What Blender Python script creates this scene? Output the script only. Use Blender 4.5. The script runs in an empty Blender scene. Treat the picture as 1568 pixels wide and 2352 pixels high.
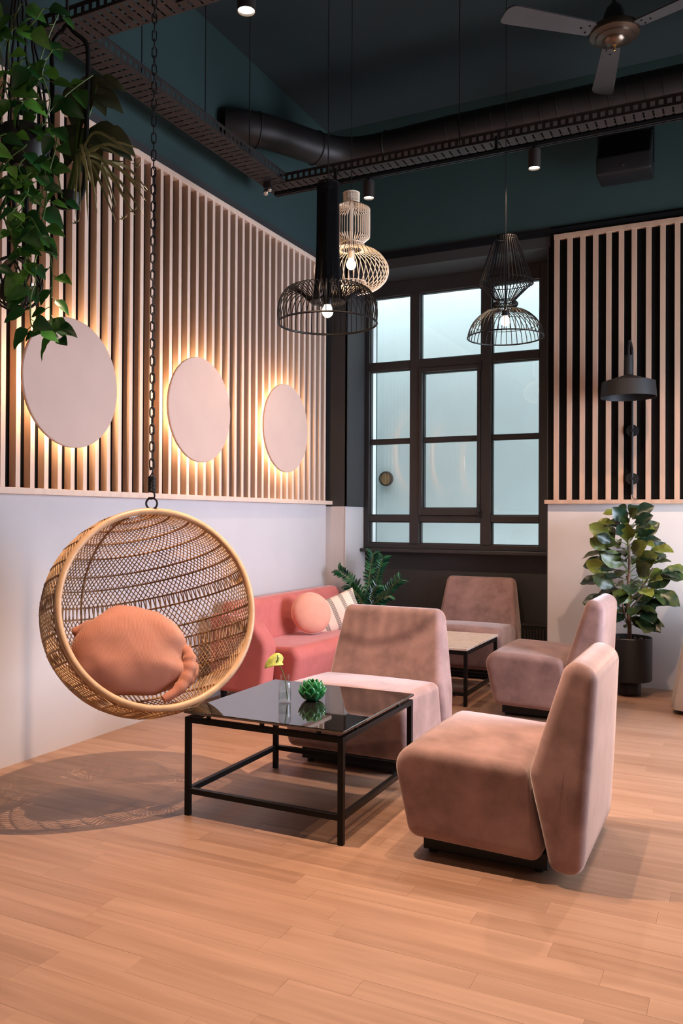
import bpy, bmesh, math, random
from mathutils import Vector, Matrix, Euler

S = bpy.context.scene
COL = S.collection
PI = math.pi
rnd = random.Random(7)

# ------------------------------------------------------------------ camera
cd = bpy.data.cameras.new('camera')
cam = bpy.data.objects.new('camera', cd); COL.objects.link(cam)
cd.sensor_fit = 'HORIZONTAL'; cd.sensor_width = 36.0; cd.lens = 1893.2 / 1568 * 36
cd.clip_start = 0.05; cd.clip_end = 100
_r = Vector((0.8996585, 0.43657093, 0.00451634)); _u = Vector((-0.00143032, -0.00739722, 0.99997162))
_v = Vector((-0.43659195, 0.89963943, 0.00603054))
M = Matrix.Identity(4)
for i in range(3):
    M[i][0], M[i][1], M[i][2] = _r[i], _u[i], -_v[i]
cam.matrix_world = Matrix.Translation((3.5802, 0, 1.36)) @ M
S.camera = cam

# ------------------------------------------------------------------ world, daylight, exposure
S.view_settings.view_transform = 'Standard'; S.view_settings.look = 'None'
S.view_settings.gamma = 1; S.view_settings.exposure = -0.52; S.view_settings.use_curve_mapping = False
S.cycles.use_denoising = True
S.cycles.max_bounces = 8; S.cycles.diffuse_bounces = 4; S.cycles.glossy_bounces = 4
S.cycles.transmission_bounces = 6; S.cycles.transparent_max_bounces = 12
S.cycles.caustics_reflective = False; S.cycles.caustics_refractive = False
S.cycles.sample_clamp_indirect = 6
W = bpy.data.worlds.new('sky'); S.world = W; W.use_nodes = True
bg = W.node_tree.nodes['Background']
bg.inputs[0].default_value = (0.82, 0.92, 1.0, 1); bg.inputs[1].default_value = 19

def area(name, loc, rot, sx, sy, power, color, spread=PI):
    l = bpy.data.lights.new(name, 'AREA'); l.shape = 'RECTANGLE'; l.size = sx; l.size_y = sy
    l.energy = power; l.color = color; l.spread = spread
    o = bpy.data.objects.new(name, l); COL.objects.link(o); o.location = loc; o.rotation_euler = rot
    return o
# daylight through the tall window in the right-hand wall (outside the picture)
area('daylight_side_window', (5.55, 5.35, 1.55), (0, PI / 2, 0), 2.0, 2.7, 66, (0.52, 0.60, 1.0), 1.6)
# added warm fill from behind the camera, not a known source
area('added_front_fill', (3.2, -2.55, 1.6), (PI / 2, 0, 0), 3.6, 2.8, 24, (1.0, 0.78, 0.60))

WARM = (1.0, 0.68, 0.48)
SPOT_W = 140
BULB_W = 5

# ------------------------------------------------------------------ materials
def mat(name, color, rough=0.6, metal=0.0, var=0.0, scale=8.0, bump=0.0, bscale=60.0, **kw):
    m = bpy.data.materials.new(name); m.use_nodes = True
    nt = m.node_tree; b = nt.nodes['Principled BSDF']
    c = (*color, 1)
    b.inputs['Base Color'].default_value = c; b.inputs['Roughness'].default_value = rough
    b.inputs['Metallic'].default_value = metal
    for k, v in kw.items():
        key = k.replace('_', ' ')
        b.inputs[key].default_value = v
    tc = None
    if var or bump:
        tc = nt.nodes.new('ShaderNodeTexCoord')
    if var:
        n = nt.nodes.new('ShaderNodeTexNoise'); n.inputs['Scale'].default_value = scale; n.inputs['Detail'].default_value = 4
        nt.links.new(tc.outputs['Object'], n.inputs['Vector'])
        mx = nt.nodes.new('ShaderNodeMix'); mx.data_type = 'RGBA'
        mx.inputs[6].default_value = tuple(x * (1 - var) for x in color) + (1,)
        mx.inputs[7].default_value = tuple(min(1, x * (1 + var)) for x in color) + (1,)
        rp = nt.nodes.new('ShaderNodeMapRange'); rp.inputs[1].default_value = 0.3; rp.inputs[2].default_value = 0.7
        nt.links.new(n.outputs['Fac'], rp.inputs[0]); nt.links.new(rp.outputs[0], mx.inputs[0])
        nt.links.new(mx.outputs[2], b.inputs['Base Color'])
    if bump:
        n2 = nt.nodes.new('ShaderNodeTexNoise'); n2.inputs['Scale'].default_value = bscale; n2.inputs['Detail'].default_value = 5
        nt.links.new(tc.outputs['Object'], n2.inputs['Vector'])
        bp = nt.nodes.new('ShaderNodeBump'); bp.inputs['Strength'].default_value = bump; bp.inputs['Distance'].default_value = 0.004
        nt.links.new(n2.outputs['Fac'], bp.inputs['Height']); nt.links.new(bp.outputs[0], b.inputs['Normal'])
    return m

def emit(name, color, strength):
    m = bpy.data.materials.new(name); m.use_nodes = True; nt = m.node_tree
    nt.nodes.clear(); o = nt.nodes.new('ShaderNodeOutputMaterial'); e = nt.nodes.new('ShaderNodeEmission')
    e.inputs[0].default_value = (*color, 1); e.inputs[1].default_value = strength
    nt.links.new(e.outputs[0], o.inputs[0]); return m

def pane_glass(name, tint=(0.93, 0.97, 0.96), ior=1.5, refl=1.0):
    m = bpy.data.materials.new(name); m.use_nodes = True; nt = m.node_tree
    nt.nodes.clear(); o = nt.nodes.new('ShaderNodeOutputMaterial')
    t = nt.nodes.new('ShaderNodeBsdfTransparent'); t.inputs[0].default_value = (*tint, 1)
    g = nt.nodes.new('ShaderNodeBsdfGlossy'); g.inputs['Roughness'].default_value = 0.02
    lw = nt.nodes.new('ShaderNodeLayerWeight'); lw.inputs[0].default_value = 0.5
    pw = nt.nodes.new('ShaderNodeMath'); pw.operation = 'POWER'; pw.inputs[1].default_value = 4.0
    ma = nt.nodes.new('ShaderNodeMath'); ma.operation = 'MULTIPLY_ADD'; ma.inputs[1].default_value = 0.75
    ma.inputs[2].default_value = 2 * ((ior - 1) / (ior + 1)) ** 2 * refl
    nt.links.new(lw.outputs['Facing'], pw.inputs[0]); nt.links.new(pw.outputs[0], ma.inputs[0])
    mx = nt.nodes.new('ShaderNodeMixShader')
    nt.links.new(ma.outputs[0], mx.inputs[0]); nt.links.new(t.outputs[0], mx.inputs[1]); nt.links.new(g.outputs[0], mx.inputs[2])
    nt.links.new(mx.outputs[0], o.inputs[0]); return m

def wood_mat(name, dark, light, axis_scale, rough=0.5, rand=0.5, bump=0.05):
    """grain stretched by axis_scale in world space; each piece its own tone"""
    m = bpy.data.materials.new(name); m.use_nodes = True; nt = m.node_tree; b = nt.nodes['Principled BSDF']
    geo = nt.nodes.new('ShaderNodeNewGeometry'); oi = nt.nodes.new('ShaderNodeObjectInfo')
    add = nt.nodes.new('ShaderNodeMath'); add.operation = 'ADD'
    nt.links.new(geo.outputs['Random Per Island'], add.inputs[0]); nt.links.new(oi.outputs['Random'], add.inputs[1])
    fr = nt.nodes.new('ShaderNodeMath'); fr.operation = 'FRACT'; nt.links.new(add.outputs[0], fr.inputs[0])
    mp = nt.nodes.new('ShaderNodeVectorMath'); mp.operation = 'MULTIPLY'; mp.inputs[1].default_value = axis_scale
    nt.links.new(geo.outputs['Position'], mp.inputs[0])
    off = nt.nodes.new('ShaderNodeMath'); off.operation = 'MULTIPLY'; off.inputs[1].default_value = 37.0
    nt.links.new(fr.outputs[0], off.inputs[0])
    ad = nt.nodes.new('ShaderNodeVectorMath'); ad.operation = 'ADD'
    nt.links.new(mp.outputs[0], ad.inputs[0]); nt.links.new(off.outputs[0], ad.inputs[1])
    n = nt.nodes.new('ShaderNodeTexNoise'); n.inputs['Scale'].default_value = 1.0; n.inputs['Detail'].default_value = 6; n.inputs['Distortion'].default_value = 0.6
    nt.links.new(ad.outputs[0], n.inputs['Vector'])
    k = nt.nodes.new('ShaderNodeMath'); k.operation = 'MULTIPLY_ADD'; k.inputs[1].default_value = rand; k.inputs[2].default_value = -rand / 2
    nt.links.new(fr.outputs[0], k.inputs[0])
    s = nt.nodes.new('ShaderNodeMath'); s.operation = 'ADD'
    nt.links.new(n.outputs['Fac'], s.inputs[0]); nt.links.new(k.outputs[0], s.inputs[1])
    cr = nt.nodes.new('ShaderNodeValToRGB'); cr.color_ramp.elements[0].position = 0.18; cr.color_ramp.elements[1].position = 0.82
    cr.color_ramp.elements[0].color = (*dark, 1); cr.color_ramp.elements[1].color = (*light, 1)
    nt.links.new(s.outputs[0], cr.inputs[0]); nt.links.new(cr.outputs[0], b.inputs['Base Color'])
    b.inputs['Roughness'].default_value = rough
    bp = nt.nodes.new('ShaderNodeBump'); bp.inputs['Strength'].default_value = bump; bp.inputs['Distance'].default_value = 0.003
    nt.links.new(n.outputs['Fac'], bp.inputs['Height']); nt.links.new(bp.outputs[0], b.inputs['Normal'])
    return m

def velvet(name, color, var=0.16, sheen=0.5, scale=5.0, stretch=(1, 1, 1)):
    m = mat(name, color, 0.85, 0, 0, Sheen_Weight=sheen, Sheen_Roughness=0.35, Specular_IOR_Level=0.15)
    nt = m.node_tree; b = nt.nodes['Principled BSDF']
    b.inputs['Sheen Tint'].default_value = (1.0, 0.86, 0.82, 1)
    tc = nt.nodes.new('ShaderNodeTexCoord'); mp = nt.nodes.new('ShaderNodeMapping'); mp.inputs['Scale'].default_value = stretch
    nt.links.new(tc.outputs['Object'], mp.inputs[0])
    n = nt.nodes.new('ShaderNodeTexNoise'); n.inputs['Scale'].default_value = scale; n.inputs['Detail'].default_value = 5; n.inputs['Roughness'].default_value = 0.6
    n.inputs['Distortion'].default_value = 0.15
    nt.links.new(mp.outputs[0], n.inputs['Vector'])
    cr = nt.nodes.new('ShaderNodeValToRGB'); e = cr.color_ramp.elements
    e[0].position = 0.32; e[1].position = 0.66
    e[0].color = (*[x * (1 - var) for x in color], 1); e[1].color = (*[min(1, x * (1 + var)) for x in color], 1)
    nt.links.new(n.outputs['Fac'], cr.inputs[0]); nt.links.new(cr.outputs[0], b.inputs['Base Color'])
    n2 = nt.nodes.new('ShaderNodeTexNoise'); n2.inputs['Scale'].default_value = 350
    nt.links.new(tc.outputs['Object'], n2.inputs['Vector'])
    bp = nt.nodes.new('ShaderNodeBump'); bp.inputs['Strength'].default_value = 0.12; bp.inputs['Distance'].default_value = 0.002
    nt.links.new(n2.outputs['Fac'], bp.inputs['Height']); nt.links.new(bp.outputs[0], b.inputs['Normal'])
    return m

def ribbed(name, color, freq, axis='X', var=0.25, rough=0.9, bump=0.6, sheen=0.3):
    m = mat(name, color, rough, Sheen_Weight=sheen, Specular_IOR_Level=0.15)
    nt = m.node_tree; b = nt.nodes['Principled BSDF']
    tc = nt.nodes.new('ShaderNodeTexCoord'); w = nt.nodes.new('ShaderNodeTexWave'); w.bands_direction = axis
    w.inputs['Scale'].default_value = freq; w.inputs['Distortion'].default_value = 0.6; w.inputs['Detail'].default_value = 1
    nt.links.new(tc.outputs['Object'], w.inputs['Vector'])
    mx = nt.nodes.new('ShaderNodeMix'); mx.data_type = 'RGBA'
    mx.inputs[6].default_value = (*[x * (1 - var) for x in color], 1); mx.inputs[7].default_value = (*color, 1)
    nt.links.new(w.outputs['Fac'], mx.inputs[0]); nt.links.new(mx.outputs[2], b.inputs['Base Color'])
    bp = nt.nodes.new('ShaderNodeBump'); bp.inputs['Strength'].default_value = bump; bp.inputs['Distance'].default_value = 0.003
    nt.links.new(w.outputs['Fac'], bp.inputs['Height']); nt.links.new(bp.outputs[0], b.inputs['Normal'])
    return m

def leaf_mat(name, a, b_, rough=0.38):
    m = mat(name, a, rough, Specular_IOR_Level=0.5)
    nt = m.node_tree; b = nt.nodes['Principled BSDF']
    oi = nt.nodes.new('ShaderNodeObjectInfo'); tc = nt.nodes.new('ShaderNodeTexCoord')
    n = nt.nodes.new('ShaderNodeTexNoise'); n.inputs['Scale'].default_value = 18
    nt.links.new(tc.outputs['Object'], n.inputs['Vector'])
    ad = nt.nodes.new('ShaderNodeMath'); ad.operation = 'MULTIPLY_ADD'; ad.inputs[1].default_value = 0.6; ad.inputs[2].default_value = -0.3
    nt.links.new(n.outputs['Fac'], ad.inputs[0])
    s = nt.nodes.new('ShaderNodeMath'); s.operation = 'ADD'; nt.links.new(ad.outputs[0], s.inputs[0]); nt.links.new(oi.outputs['Random'], s.inputs[1])
    cr = nt.nodes.new('ShaderNodeValToRGB'); cr.color_ramp.elements[0].position = 0.3; cr.color_ramp.elements[1].position = 1.0
    cr.color_ramp.elements[0].color = (*a, 1); cr.color_ramp.elements[1].color = (*b_, 1)
    nt.links.new(s.outputs[0], cr.inputs[0]); nt.links.new(cr.outputs[0], b.inputs['Base Color'])
    return m

M_white = mat('white_plaster', (0.56, 0.515, 0.50), 0.75, var=0.03, scale=2.5, bump=0.08, bscale=160)
M_green = mat('dark_green_paint', (0.018, 0.042, 0.041), 0.8, var=0.1, scale=1.5, bump=0.1, bscale=120)
M_ceil = mat('dark_teal_ceiling_paint', (0.015, 0.026, 0.029), 0.85, var=0.12, scale=1.2)
M_char = mat('charcoal_paint', (0.030, 0.027, 0.027), 0.7, var=0.08, scale=3, bump=0.06, bscale=150)
M_back = mat('black_panel_paint', (0.007, 0.007, 0.008), 0.9, var=0.1, scale=4, Specular_IOR_Level=0.1)
M_black = mat('black_powder_coat', (0.010, 0.010, 0.011), 0.45, var=0.15, scale=30, Specular_IOR_Level=0.25)
M_frame = mat('dark_window_paint', (0.024, 0.021, 0.021), 0.5, var=0.1, scale=12)
M_dull = mat('brown_black_metal', (0.030, 0.023, 0.021), 0.55, 0.3, var=0.25, scale=14)
M_duct = mat('duct_metal', (0.026, 0.022, 0.021), 0.5, 0.5, var=0.25, scale=6)
M_fan = mat('grey_fan_enamel', (0.045, 0.040, 0.042), 0.5, var=0.1, scale=6)
M_fanhub = mat('bronze_hub', (0.12, 0.085, 0.065), 0.28, 0.9)
M_gold = mat('brass', (0.7, 0.42, 0.18), 0.25, 1.0)
M_chrome = mat('chrome', (0.7, 0.7, 0.7), 0.12, 1.0)
M_slat = wood_mat('pale_oak_slat', (0.64, 0.46, 0.35), (0.75, 0.56, 0.44), (22, 22, 1.0), 0.65, 0.25)
M_slatr = wood_mat('warm_oak_slat', (0.38, 0.235, 0.165), (0.52, 0.34, 0.245), (16, 16, 1.2), 0.6, 0.3)
M_floor = wood_mat('oak_parquet', (0.245, 0.135, 0.085), (0.385, 0.232, 0.16), (1.6, 26, 1), 0.42, 0.3, 0.03)
M_disc = mat('pale_plaster_disc', (0.61, 0.42, 0.335), 0.7, var=0.03, scale=6, bump=0.05, bscale=250)
M_rattan = mat('rattan_strand', (0.42, 0.25, 0.12), 0.5, var=0.3, scale=25)
M_cane = mat('peeled_rattan_cane', (0.50, 0.315, 0.175), 0.4, var=0.16, scale=14, bump=0.1, bscale=40)
M_hoop = mat('brown_rattan_hoop', (0.34, 0.195, 0.09), 0.5, var=0.25, scale=30)
M_throw = ribbed('terracotta_corduroy', (0.56, 0.22, 0.135), 105, 'X', var=.35)
M_vel = velvet('dusty_pink_velvet', (0.27, 0.17, 0.158), .26, .8, 6.5)
M_coral = velvet('coral_felt', (0.56, 0.155, 0.135), 0.08, 0.35, 9)
M_pinkc = velvet('blush_velvet', (0.76, 0.36, 0.26), 0.06, 0.5, 7)
M_bglass = mat('black_glass', (0.010, 0.009, 0.009), 0.02, 0, IOR=2.6)
M_steel = mat('black_steel_tube', (0.007, 0.007, 0.008), 0.4, 0.0, Specular_IOR_Level=0.15)
M_marble = None
M_pot = mat('black_ceramic_pot', (0.010, 0.010, 0.011), 0.5)
M_soil = mat('potting_soil', (0.035, 0.022, 0.015), 0.95, var=0.6, scale=60, bump=0.9, bscale=90)
M_bark = mat('brown_bark', (0.14, 0.085, 0.055), 0.8, var=0.3, scale=25)
M_stem = mat('green_stem', (0.10, 0.17, 0.04), 0.5)
M_fig = leaf_mat('fiddle_leaf_green', (0.006, 0.022, 0.010), (0.17, 0.20, 0.030), 0.35)
M_zz = leaf_mat('glossy_dark_leaf', (0.008, 0.040, 0.024), (0.03, 0.16, 0.06), 0.22)
M_poth = leaf_mat('pothos_leaf', (0.02, 0.10, 0.025), (0.17, 0.46, 0.06), 0.4)
M_phil = leaf_mat('dull_olive_leaf', (0.06, 0.075, 0.038), (0.12, 0.125, 0.06), 0.5)
M_spid = leaf_mat('pale_striped_leaf', (0.22, 0.22, 0.10), (0.52, 0.48, 0.26), 0.5)
M_cord = mat('black_cord', (0.008, 0.007, 0.007), 0.9)
M_candle = mat('ivory_wax', (0.80, 0.62, 0.42), 0.5, Subsurface_Weight=0.2)
M_lotus = mat('green_glazed_ceramic', (0.022, 0.20, 0.055), 0.14, var=0.4, scale=30, Coat_Weight=0.6)
M_flower = mat('yellow_green_spathe', (0.36, 0.42, 0.09), 0.4, var=0.3, scale=40)
M_linen = mat('beige_linen', (0.46, 0.39, 0.34), 0.9, var=0.08, scale=12, bump=0.3, bscale=300)
M_out = mat('pale_courtyard_render', (0.62, 0.68, 0.67), 0.9, var=0.03, scale=2, bump=0.2, bscale=90)
M_outw = mat('white_outer_reveal', (0.85, 0.85, 0.85), 0.8)
M_lampw = mat('cream_wire', (0.80, 0.66, 0.50), 0.45)
M_pane = pane_glass('window_glass')
M_clear = pane_glass('clear_glass', (0.97, 0.985, 0.98), 1.45, .5)
M_water = pane_glass('water', (0.95, 0.97, 0.96), 1.33, .5)
M_bulb = emit('lit_bulb', (1.0, 0.80, 0.55), 28)
M_lens = emit('lit_spot_lens', (1.0, 0.85, 0.66), 14)
M_flame = emit('candle_flame', (1.0, 0.62, 0.2), 14)
M_ring = emit('warm_led_ring', (1.0, 0.62, 0.34), 60)
M_ledb = emit('small_indicator', (1.0, 0.6, 0.25), 2.0)

# ------------------------------------------------------------------ mesh helpers
class MB:
    def __init__(s): s.v = []; s.f = []
    def add(s, vs, fs):
        o = len(s.v); s.v += [tuple(p) for p in vs]; s.f += [tuple(i + o for i in f) for f in fs]
        return s
    def box(s, x0, x1, y0, y1, z0, z1):
        return s.add([(x0,y0,z0),(x1,y0,z0),(x1,y1,z0),(x0,y1,z0),(x0,y0,z1),(x1,y0,z1),(x1,y1,z1),(x0,y1,z1)],
              [(0,3,2,1),(4,5,6,7),(0,1,5,4),(1,2,6,5),(2,3,7,6),(3,0,4,7)])
    def tube(s, pts, r, n=8, closed=False, caps=True):
        pts = [Vector(p) for p in pts]; N = len(pts)
        rr = r if isinstance(r, (list, tuple)) else [r] * N
        vs = []; ref = None
        for i, p in enumerate(pts):
            a = pts[(i - 1) % N] if (closed or i > 0) else p
            b = pts[(i + 1) % N] if (closed or i < N - 1) else p
            t = (b - a)
            t = t.normalized() if t.length > 1e-9 else Vector((0, 0, 1))
            if ref is None:
                ref = t.orthogonal().normalized()
            ref = (ref - t * ref.dot(t))
            ref = ref.normalized() if ref.length > 1e-6 else t.orthogonal().normalized()
            bi = t.cross(ref)
            for k in range(n):
                a2 = 2 * PI * k / n
                vs.append(p + (ref * math.cos(a2) + bi * math.sin(a2)) * rr[i])
        fs = []
        for i in range(N if closed else N - 1):
            j = (i + 1) % N
            for k in range(n):
                k2 = (k + 1) % n
                fs.append((i * n + k, i * n + k2, j * n + k2, j * n + k))
        if not closed and caps:
            fs.append(tuple(reversed(range(n)))); fs.append(tuple((N - 1) * n + k for k in range(n)))
        return s.add(vs, fs)
    def ring(s, c, R, r, seg=32, n=8, ax=(0, 0, 1)):
        ax = Vector(ax).normalized(); a = ax.orthogonal().normalized(); b = ax.cross(a); c = Vector(c)
        return s.tube([c + a * R * math.cos(2*PI*i/seg) + b * R * math.sin(2*PI*i/seg) for i in range(seg)], r, n, True)
    def lathe(s, prof, n=32, c=(0, 0, 0), ax=None, capb=True, capt=True):
        c = Vector(c); az = Vector(ax).normalized() if ax else Vector((0, 0, 1))
        axx = az.orthogonal().normalized() if ax else Vector((1, 0, 0)); ay = az.cross(axx)
        vs = []; fs = []
        for r, z in prof:
            for k in range(n):
                a = 2 * PI * k / n
                vs.append(c + axx * r * math.cos(a) + ay * r * math.sin(a) + az * z)
        for i in range(len(prof) - 1):
            for k in range(n):
                k2 = (k + 1) % n
                fs.append((i*n+k, i*n+k2, (i+1)*n+k2, (i+1)*n+k))
        if capb: fs.append(tuple(reversed(range(n))))
        if capt: fs.append(tuple((len(prof)-1)*n + k for k in range(n)))
        return s.add(vs, fs)
    def sphere(s, c, r, n=16, m=10, sq=(1, 1, 1)):
        c = Vector(c); vs = [c + Vector((0, 0, -r * sq[2]))]; fs = []
        for i in range(1, m):
            th = PI * i / m
            for k in range(n):
                a = 2 * PI * k / n
                vs.append(c + Vector((r*sq[0]*math.sin(th)*math.cos(a), r*sq[1]*math.sin(th)*math.sin(a), -r*sq[2]*math.cos(th))))
        vs.append(c + Vector((0, 0, r * sq[2])))
        for k in range(n): fs.append((0, 1 + (k+1) % n, 1 + k))
        for i in range(m - 2):
            for k in range(n):
                k2 = (k+1) % n; a = 1 + i*n
                fs.append((a+k, a+k2, a+n+k2, a+n+k))
        a = 1 + (m-2)*n
        for k in range(n): fs.append((a+k, a+(k+1) % n, len(vs)-1))
        return s.add(vs, fs)
    def xf(s, M4):
        s.v = [tuple(M4 @ Vector(p)) for p in s.v]; return s
    def mesh(s, name, m=None, smooth=True, angle=35):
        me = bpy.data.meshes.new(name); me.from_pydata(s.v, [], s.f); me.update()
        if smooth:
            me.polygons.foreach_set('use_smooth', [True] * len(me.polygons))
            me.set_sharp_from_angle(angle=math.radians(angle))
        if m: me.materials.append(m)
        return me
    def build(s, name, m, parent=None, smooth=True, angle=35, bevel=0, seg=2):
        """vertices are in world axes; with a parent they are given relative to the parent's base"""
        o = bpy.data.objects.new(name, s.mesh(name, m, smooth, angle)); COL.objects.link(o)
        if parent is not None: o.parent = parent
        if bevel:
            md = o.modifiers.new('bevel', 'BEVEL'); md.width = bevel; md.segments = seg; md.limit_method = 'ANGLE'; md.angle_limit = math.radians(40)
        return o

def tag(o, label=None, cat=None, group=None, kind=None):
    if label: o['label'] = label
    if cat: o['category'] = cat
    if group: o['group'] = group
    if kind: o['kind'] = kind
    return o
def thing(name, label, cat, loc=(0, 0, 0), rz=0, group=None):
    o = bpy.data.objects.new(name, None); COL.objects.link(o); o.empty_display_size = 0.1
    o.location = loc; o.rotation_euler = (0, 0, rz)
    return tag(o, label, cat, group)
def struct(o): o['kind'] = 'structure'; return o
def inst(name, me, parent, M4):
    o = bpy.data.objects.new(name, me); COL.objects.link(o)
    if parent is not None: o.parent = parent
    o.matrix_basis = M4; return o
def copy_tree(o, parent=None):
    c = o.copy(); COL.objects.link(c)
    if parent is not None: c.parent = parent
    for ch in list(o.children):
        copy_tree(ch, c)
    return c
def frame_from(pos, ydir, zdir):
    y = Vector(ydir).normalized(); z = Vector(zdir); z = z - y * z.dot(y)
    z = z.normalized() if z.length > 1e-5 else y.orthogonal().normalized()
    x = y.cross(z)
    M4 = Matrix.Identity(4)
    for i in range(3): M4[i][0], M4[i][1], M4[i][2], M4[i][3] = x[i], y[i], z[i], pos[i]
    return M4

def round_poly(corners, seg=5):
    """corners: (a, b, radius), counter-clockwise; returns points with round corners"""
    out = []; N = len(corners)
    for i, (a, b, r) in enumerate(corners):
        p = Vector((a, b)); q0 = Vector(corners[i-1][:2]); q1 = Vector(corners[(i+1) % N][:2])
        d0 = (q0 - p).normalized(); d1 = (q1 - p).normalized()
        ang = d0.angle(d1); t = min(r / math.tan(ang / 2), 0.48 * min((q0-p).length, (q1-p).length)); rr = t * math.tan(ang / 2)
        c = p + (d0 + d1).normalized() * (rr / math.sin(ang / 2))
        s0 = p + d0 * t; s1 = p + d1 * t
        a0 = math.atan2(*(s0 - c).yx); a1 = math.atan2(*(s1 - c).yx)
        da = (a1 - a0 + PI) % (2 * PI) - PI
        for k in range(seg + 1):
            an = a0 + da * k / seg; out.append((c.x + rr * math.cos(an), c.y + rr * math.sin(an)))
    return out
def densify(p, step):
    out = []
    for i, a in enumerate(p):
        b = p[(i+1) % len(p)]; L = math.dist(a, b); n = max(1, int(L / step))
        for k in range(n): out.append((a[0] + (b[0]-a[0])*k/n, a[1] + (b[1]-a[1])*k/n))
    return out
def rounded_extrude(poly, w, r, fn, nseg=5, bulge=0.012, mid=6):
    """sweep a smooth CCW outline along x from -w/2 to w/2 with rounded ends; fn(x, a, b) -> point"""
    N = len(poly); nrm = []
    for i in range(N):
        a = Vector(poly[i-1]); b = Vector(poly[(i+1) % N]); t = (b - a).normalized(); nrm.append(Vector((t.y, -t.x)))
    cx = sum(p[0] for p in poly) / N; cy = sum(p[1] for p in poly) / N
    rings = []
    def ins(d): return [(poly[i][0] - nrm[i].x*d, poly[i][1] - nrm[i].y*d) for i in range(N)]
    def scl(base, k): return [(cx + (a-cx)*k, cy + (b-cy)*k) for a, b in base]
    half = []
    base = ins(r)
    for k in (0.0, 0.3, 0.55, 0.75, 0.9): half.append((-w/2, scl(base, max(k, 0.001))))
    for i in range(nseg + 1):
        an = PI/2 * i / nseg; half.append((-w/2 + r - r*math.cos(an), ins(r - r*math.sin(an))))
    rings = half + [(-w/2 + r + (w - 2*r) * k / mid, poly) for k in range(1, mid)] + [(-x, l) for x, l in reversed(half)]
    vs = []; fs = []
    for x, l in rings:
        for a, b in l: vs.append(fn(x, a, b))
    for i in range(len(rings) - 1):
        for k in range(N):
            k2 = (k+1) % N
            fs.append((i*N+k, (i+1)*N+k, (i+1)*N+k2, i*N+k2))
    return MB().add(vs, fs)

# ================================================================== THE ROOM
YB, YW, CZ = 7.043, 7.496, 5.05
LEDGE, PTOP = 1.477, 3.74
XR = 5.5   # right wall, outside the picture
YF = -2.5  # wall behind the camera

sub = struct(MB().box(0, XR, YF, YW, -0.12, -0.012).build('floor', M_soil, smooth=False)); sub.data.materials[0] = mat('dark_joint', (0.05, 0.03, 0.02), 0.9)
# oak strips, laid along x; those that show nearest the camera are single objects
def seen(x, y):
    d = Vector((x, y, 0)) - Vector((3.5802, 0, 1.36)); z = d.dot(_v)
    if z < 0.5: return None
    px, py = 784 + 1893.2*d.dot(_r)/z, 1176 - 1893.2*d.dot(_u)/z
    return z if -40 < px < 1610 and py < 2400 else None
planks = []
rows = int((YW - YF) / 0.0925) + 1
for k in range(rows):
    y0 = YF + k * 0.0925; y1 = min(y0 + 0.0925, YW)
    x = -rnd.random() * 0.8
    while x < XR:
        L = rnd.uniform(0.55, 1.15); a, b = max(0, x), min(XR, x + L); x += L
        if b - a < 0.02: continue
        z = seen((a+b)/2, (y0+y1)/2) or seen(a, y0) or seen(b, y0)
        planks.append((z if z else 99, a, b, y0, y1))
planks.sort()
unit = MB().box(-.5, .5, -.5, .5, -1, 0).mesh('plank', M_floor, False)
rest = MB()
for i, (z, a, b, y0, y1) in enumerate(planks):
    dz = rnd.uniform(-0.0004, 0)
    if i < 300 and z < 99:
        inst('plank', unit, sub, Matrix.Translation(((a+b)/2, (y0+y1)/2, dz)) @ Matrix.Diagonal((b-a-.0006, y1-y0-.0005, 0.0125, 1)))
    else:
        rest.box(a+.0003, b-.0003, y0+.00025, y1-.00025, -0.0125+dz, dz)
r_ = rest.build('plank', M_floor, sub, False); r_['kind'] = 'stuff'

struct(MB().box(-.2, XR+.2, YF-.2, YW+.3, CZ, CZ+.2).build('ceiling', M_ceil, smooth=False))
wl = struct(MB().box(-.2, 0, YF-.2, YB, -.12, CZ).build('wall_left', M_green, smooth=False))
MB().box(0, .006, YF, YB-.02, 0, LEDGE).build('white_wainscot', M_white, wl, False)
MB().box(0, .005, YF, YB, LEDGE, 3.82).build('black_backing', M_back, wl, False)
MB().box(0, .022, YF, YB, PTOP+.002, 3.815).build('black_band', M_char, wl, False)
# back wall with the deep window recess
wb = struct(MB().box(-.2, .2, YB, YW+.3, -.12, CZ).box(2.106, XR+.2, YB, YW+.3, -.12, CZ).box(.2, 2.106, YB, YW+.3, 3.665, CZ).box(-3.2, -.2, YW+.1, YW+.3, -.5, CZ).box(XR+.2, 6.2, YW+.1, YW+.3, -.5, CZ).build('wall_back', M_green, smooth=False))
MB().box(.2, 2.106, YW-.02, YW+.3, -.1, 1.05).build('charcoal_parapet', M_char, wb, False)
MB().box(0.0, .203, YB-.02, YB, 0, 1.46).box(.2, .215, YB-.02, YW-.02, 0, 1.46).build('white_wainscot', M_white, wb, False)
MB().box(2.106, XR, YB-.012, YB, 0, LEDGE).build('white_wainscot', M_white, wb, False)
MB().box(0.0, .22, YB-.012, YB, 1.46, 3.82).box(.2, .225, YB-.012, YW, 1.46, 3.665).box(.2, 2.12, YB-.012, YB, 3.655, 3.82).box(.2, 2.106, YB, YW, 3.655, 3.665).box(2.098, 2.106, YB-.012, YW, 0, 3.665).build('charcoal_surround', M_char, wb, False)
MB().box(2.106, XR, YB-.010, YB, LEDGE, 3.82).build('black_backing', M_back, wb, False)
MB().box(0, XR, YB-.03, YB-.012, PTOP+.004, 3.80).build('black_band', M_back, wb, False)
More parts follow.
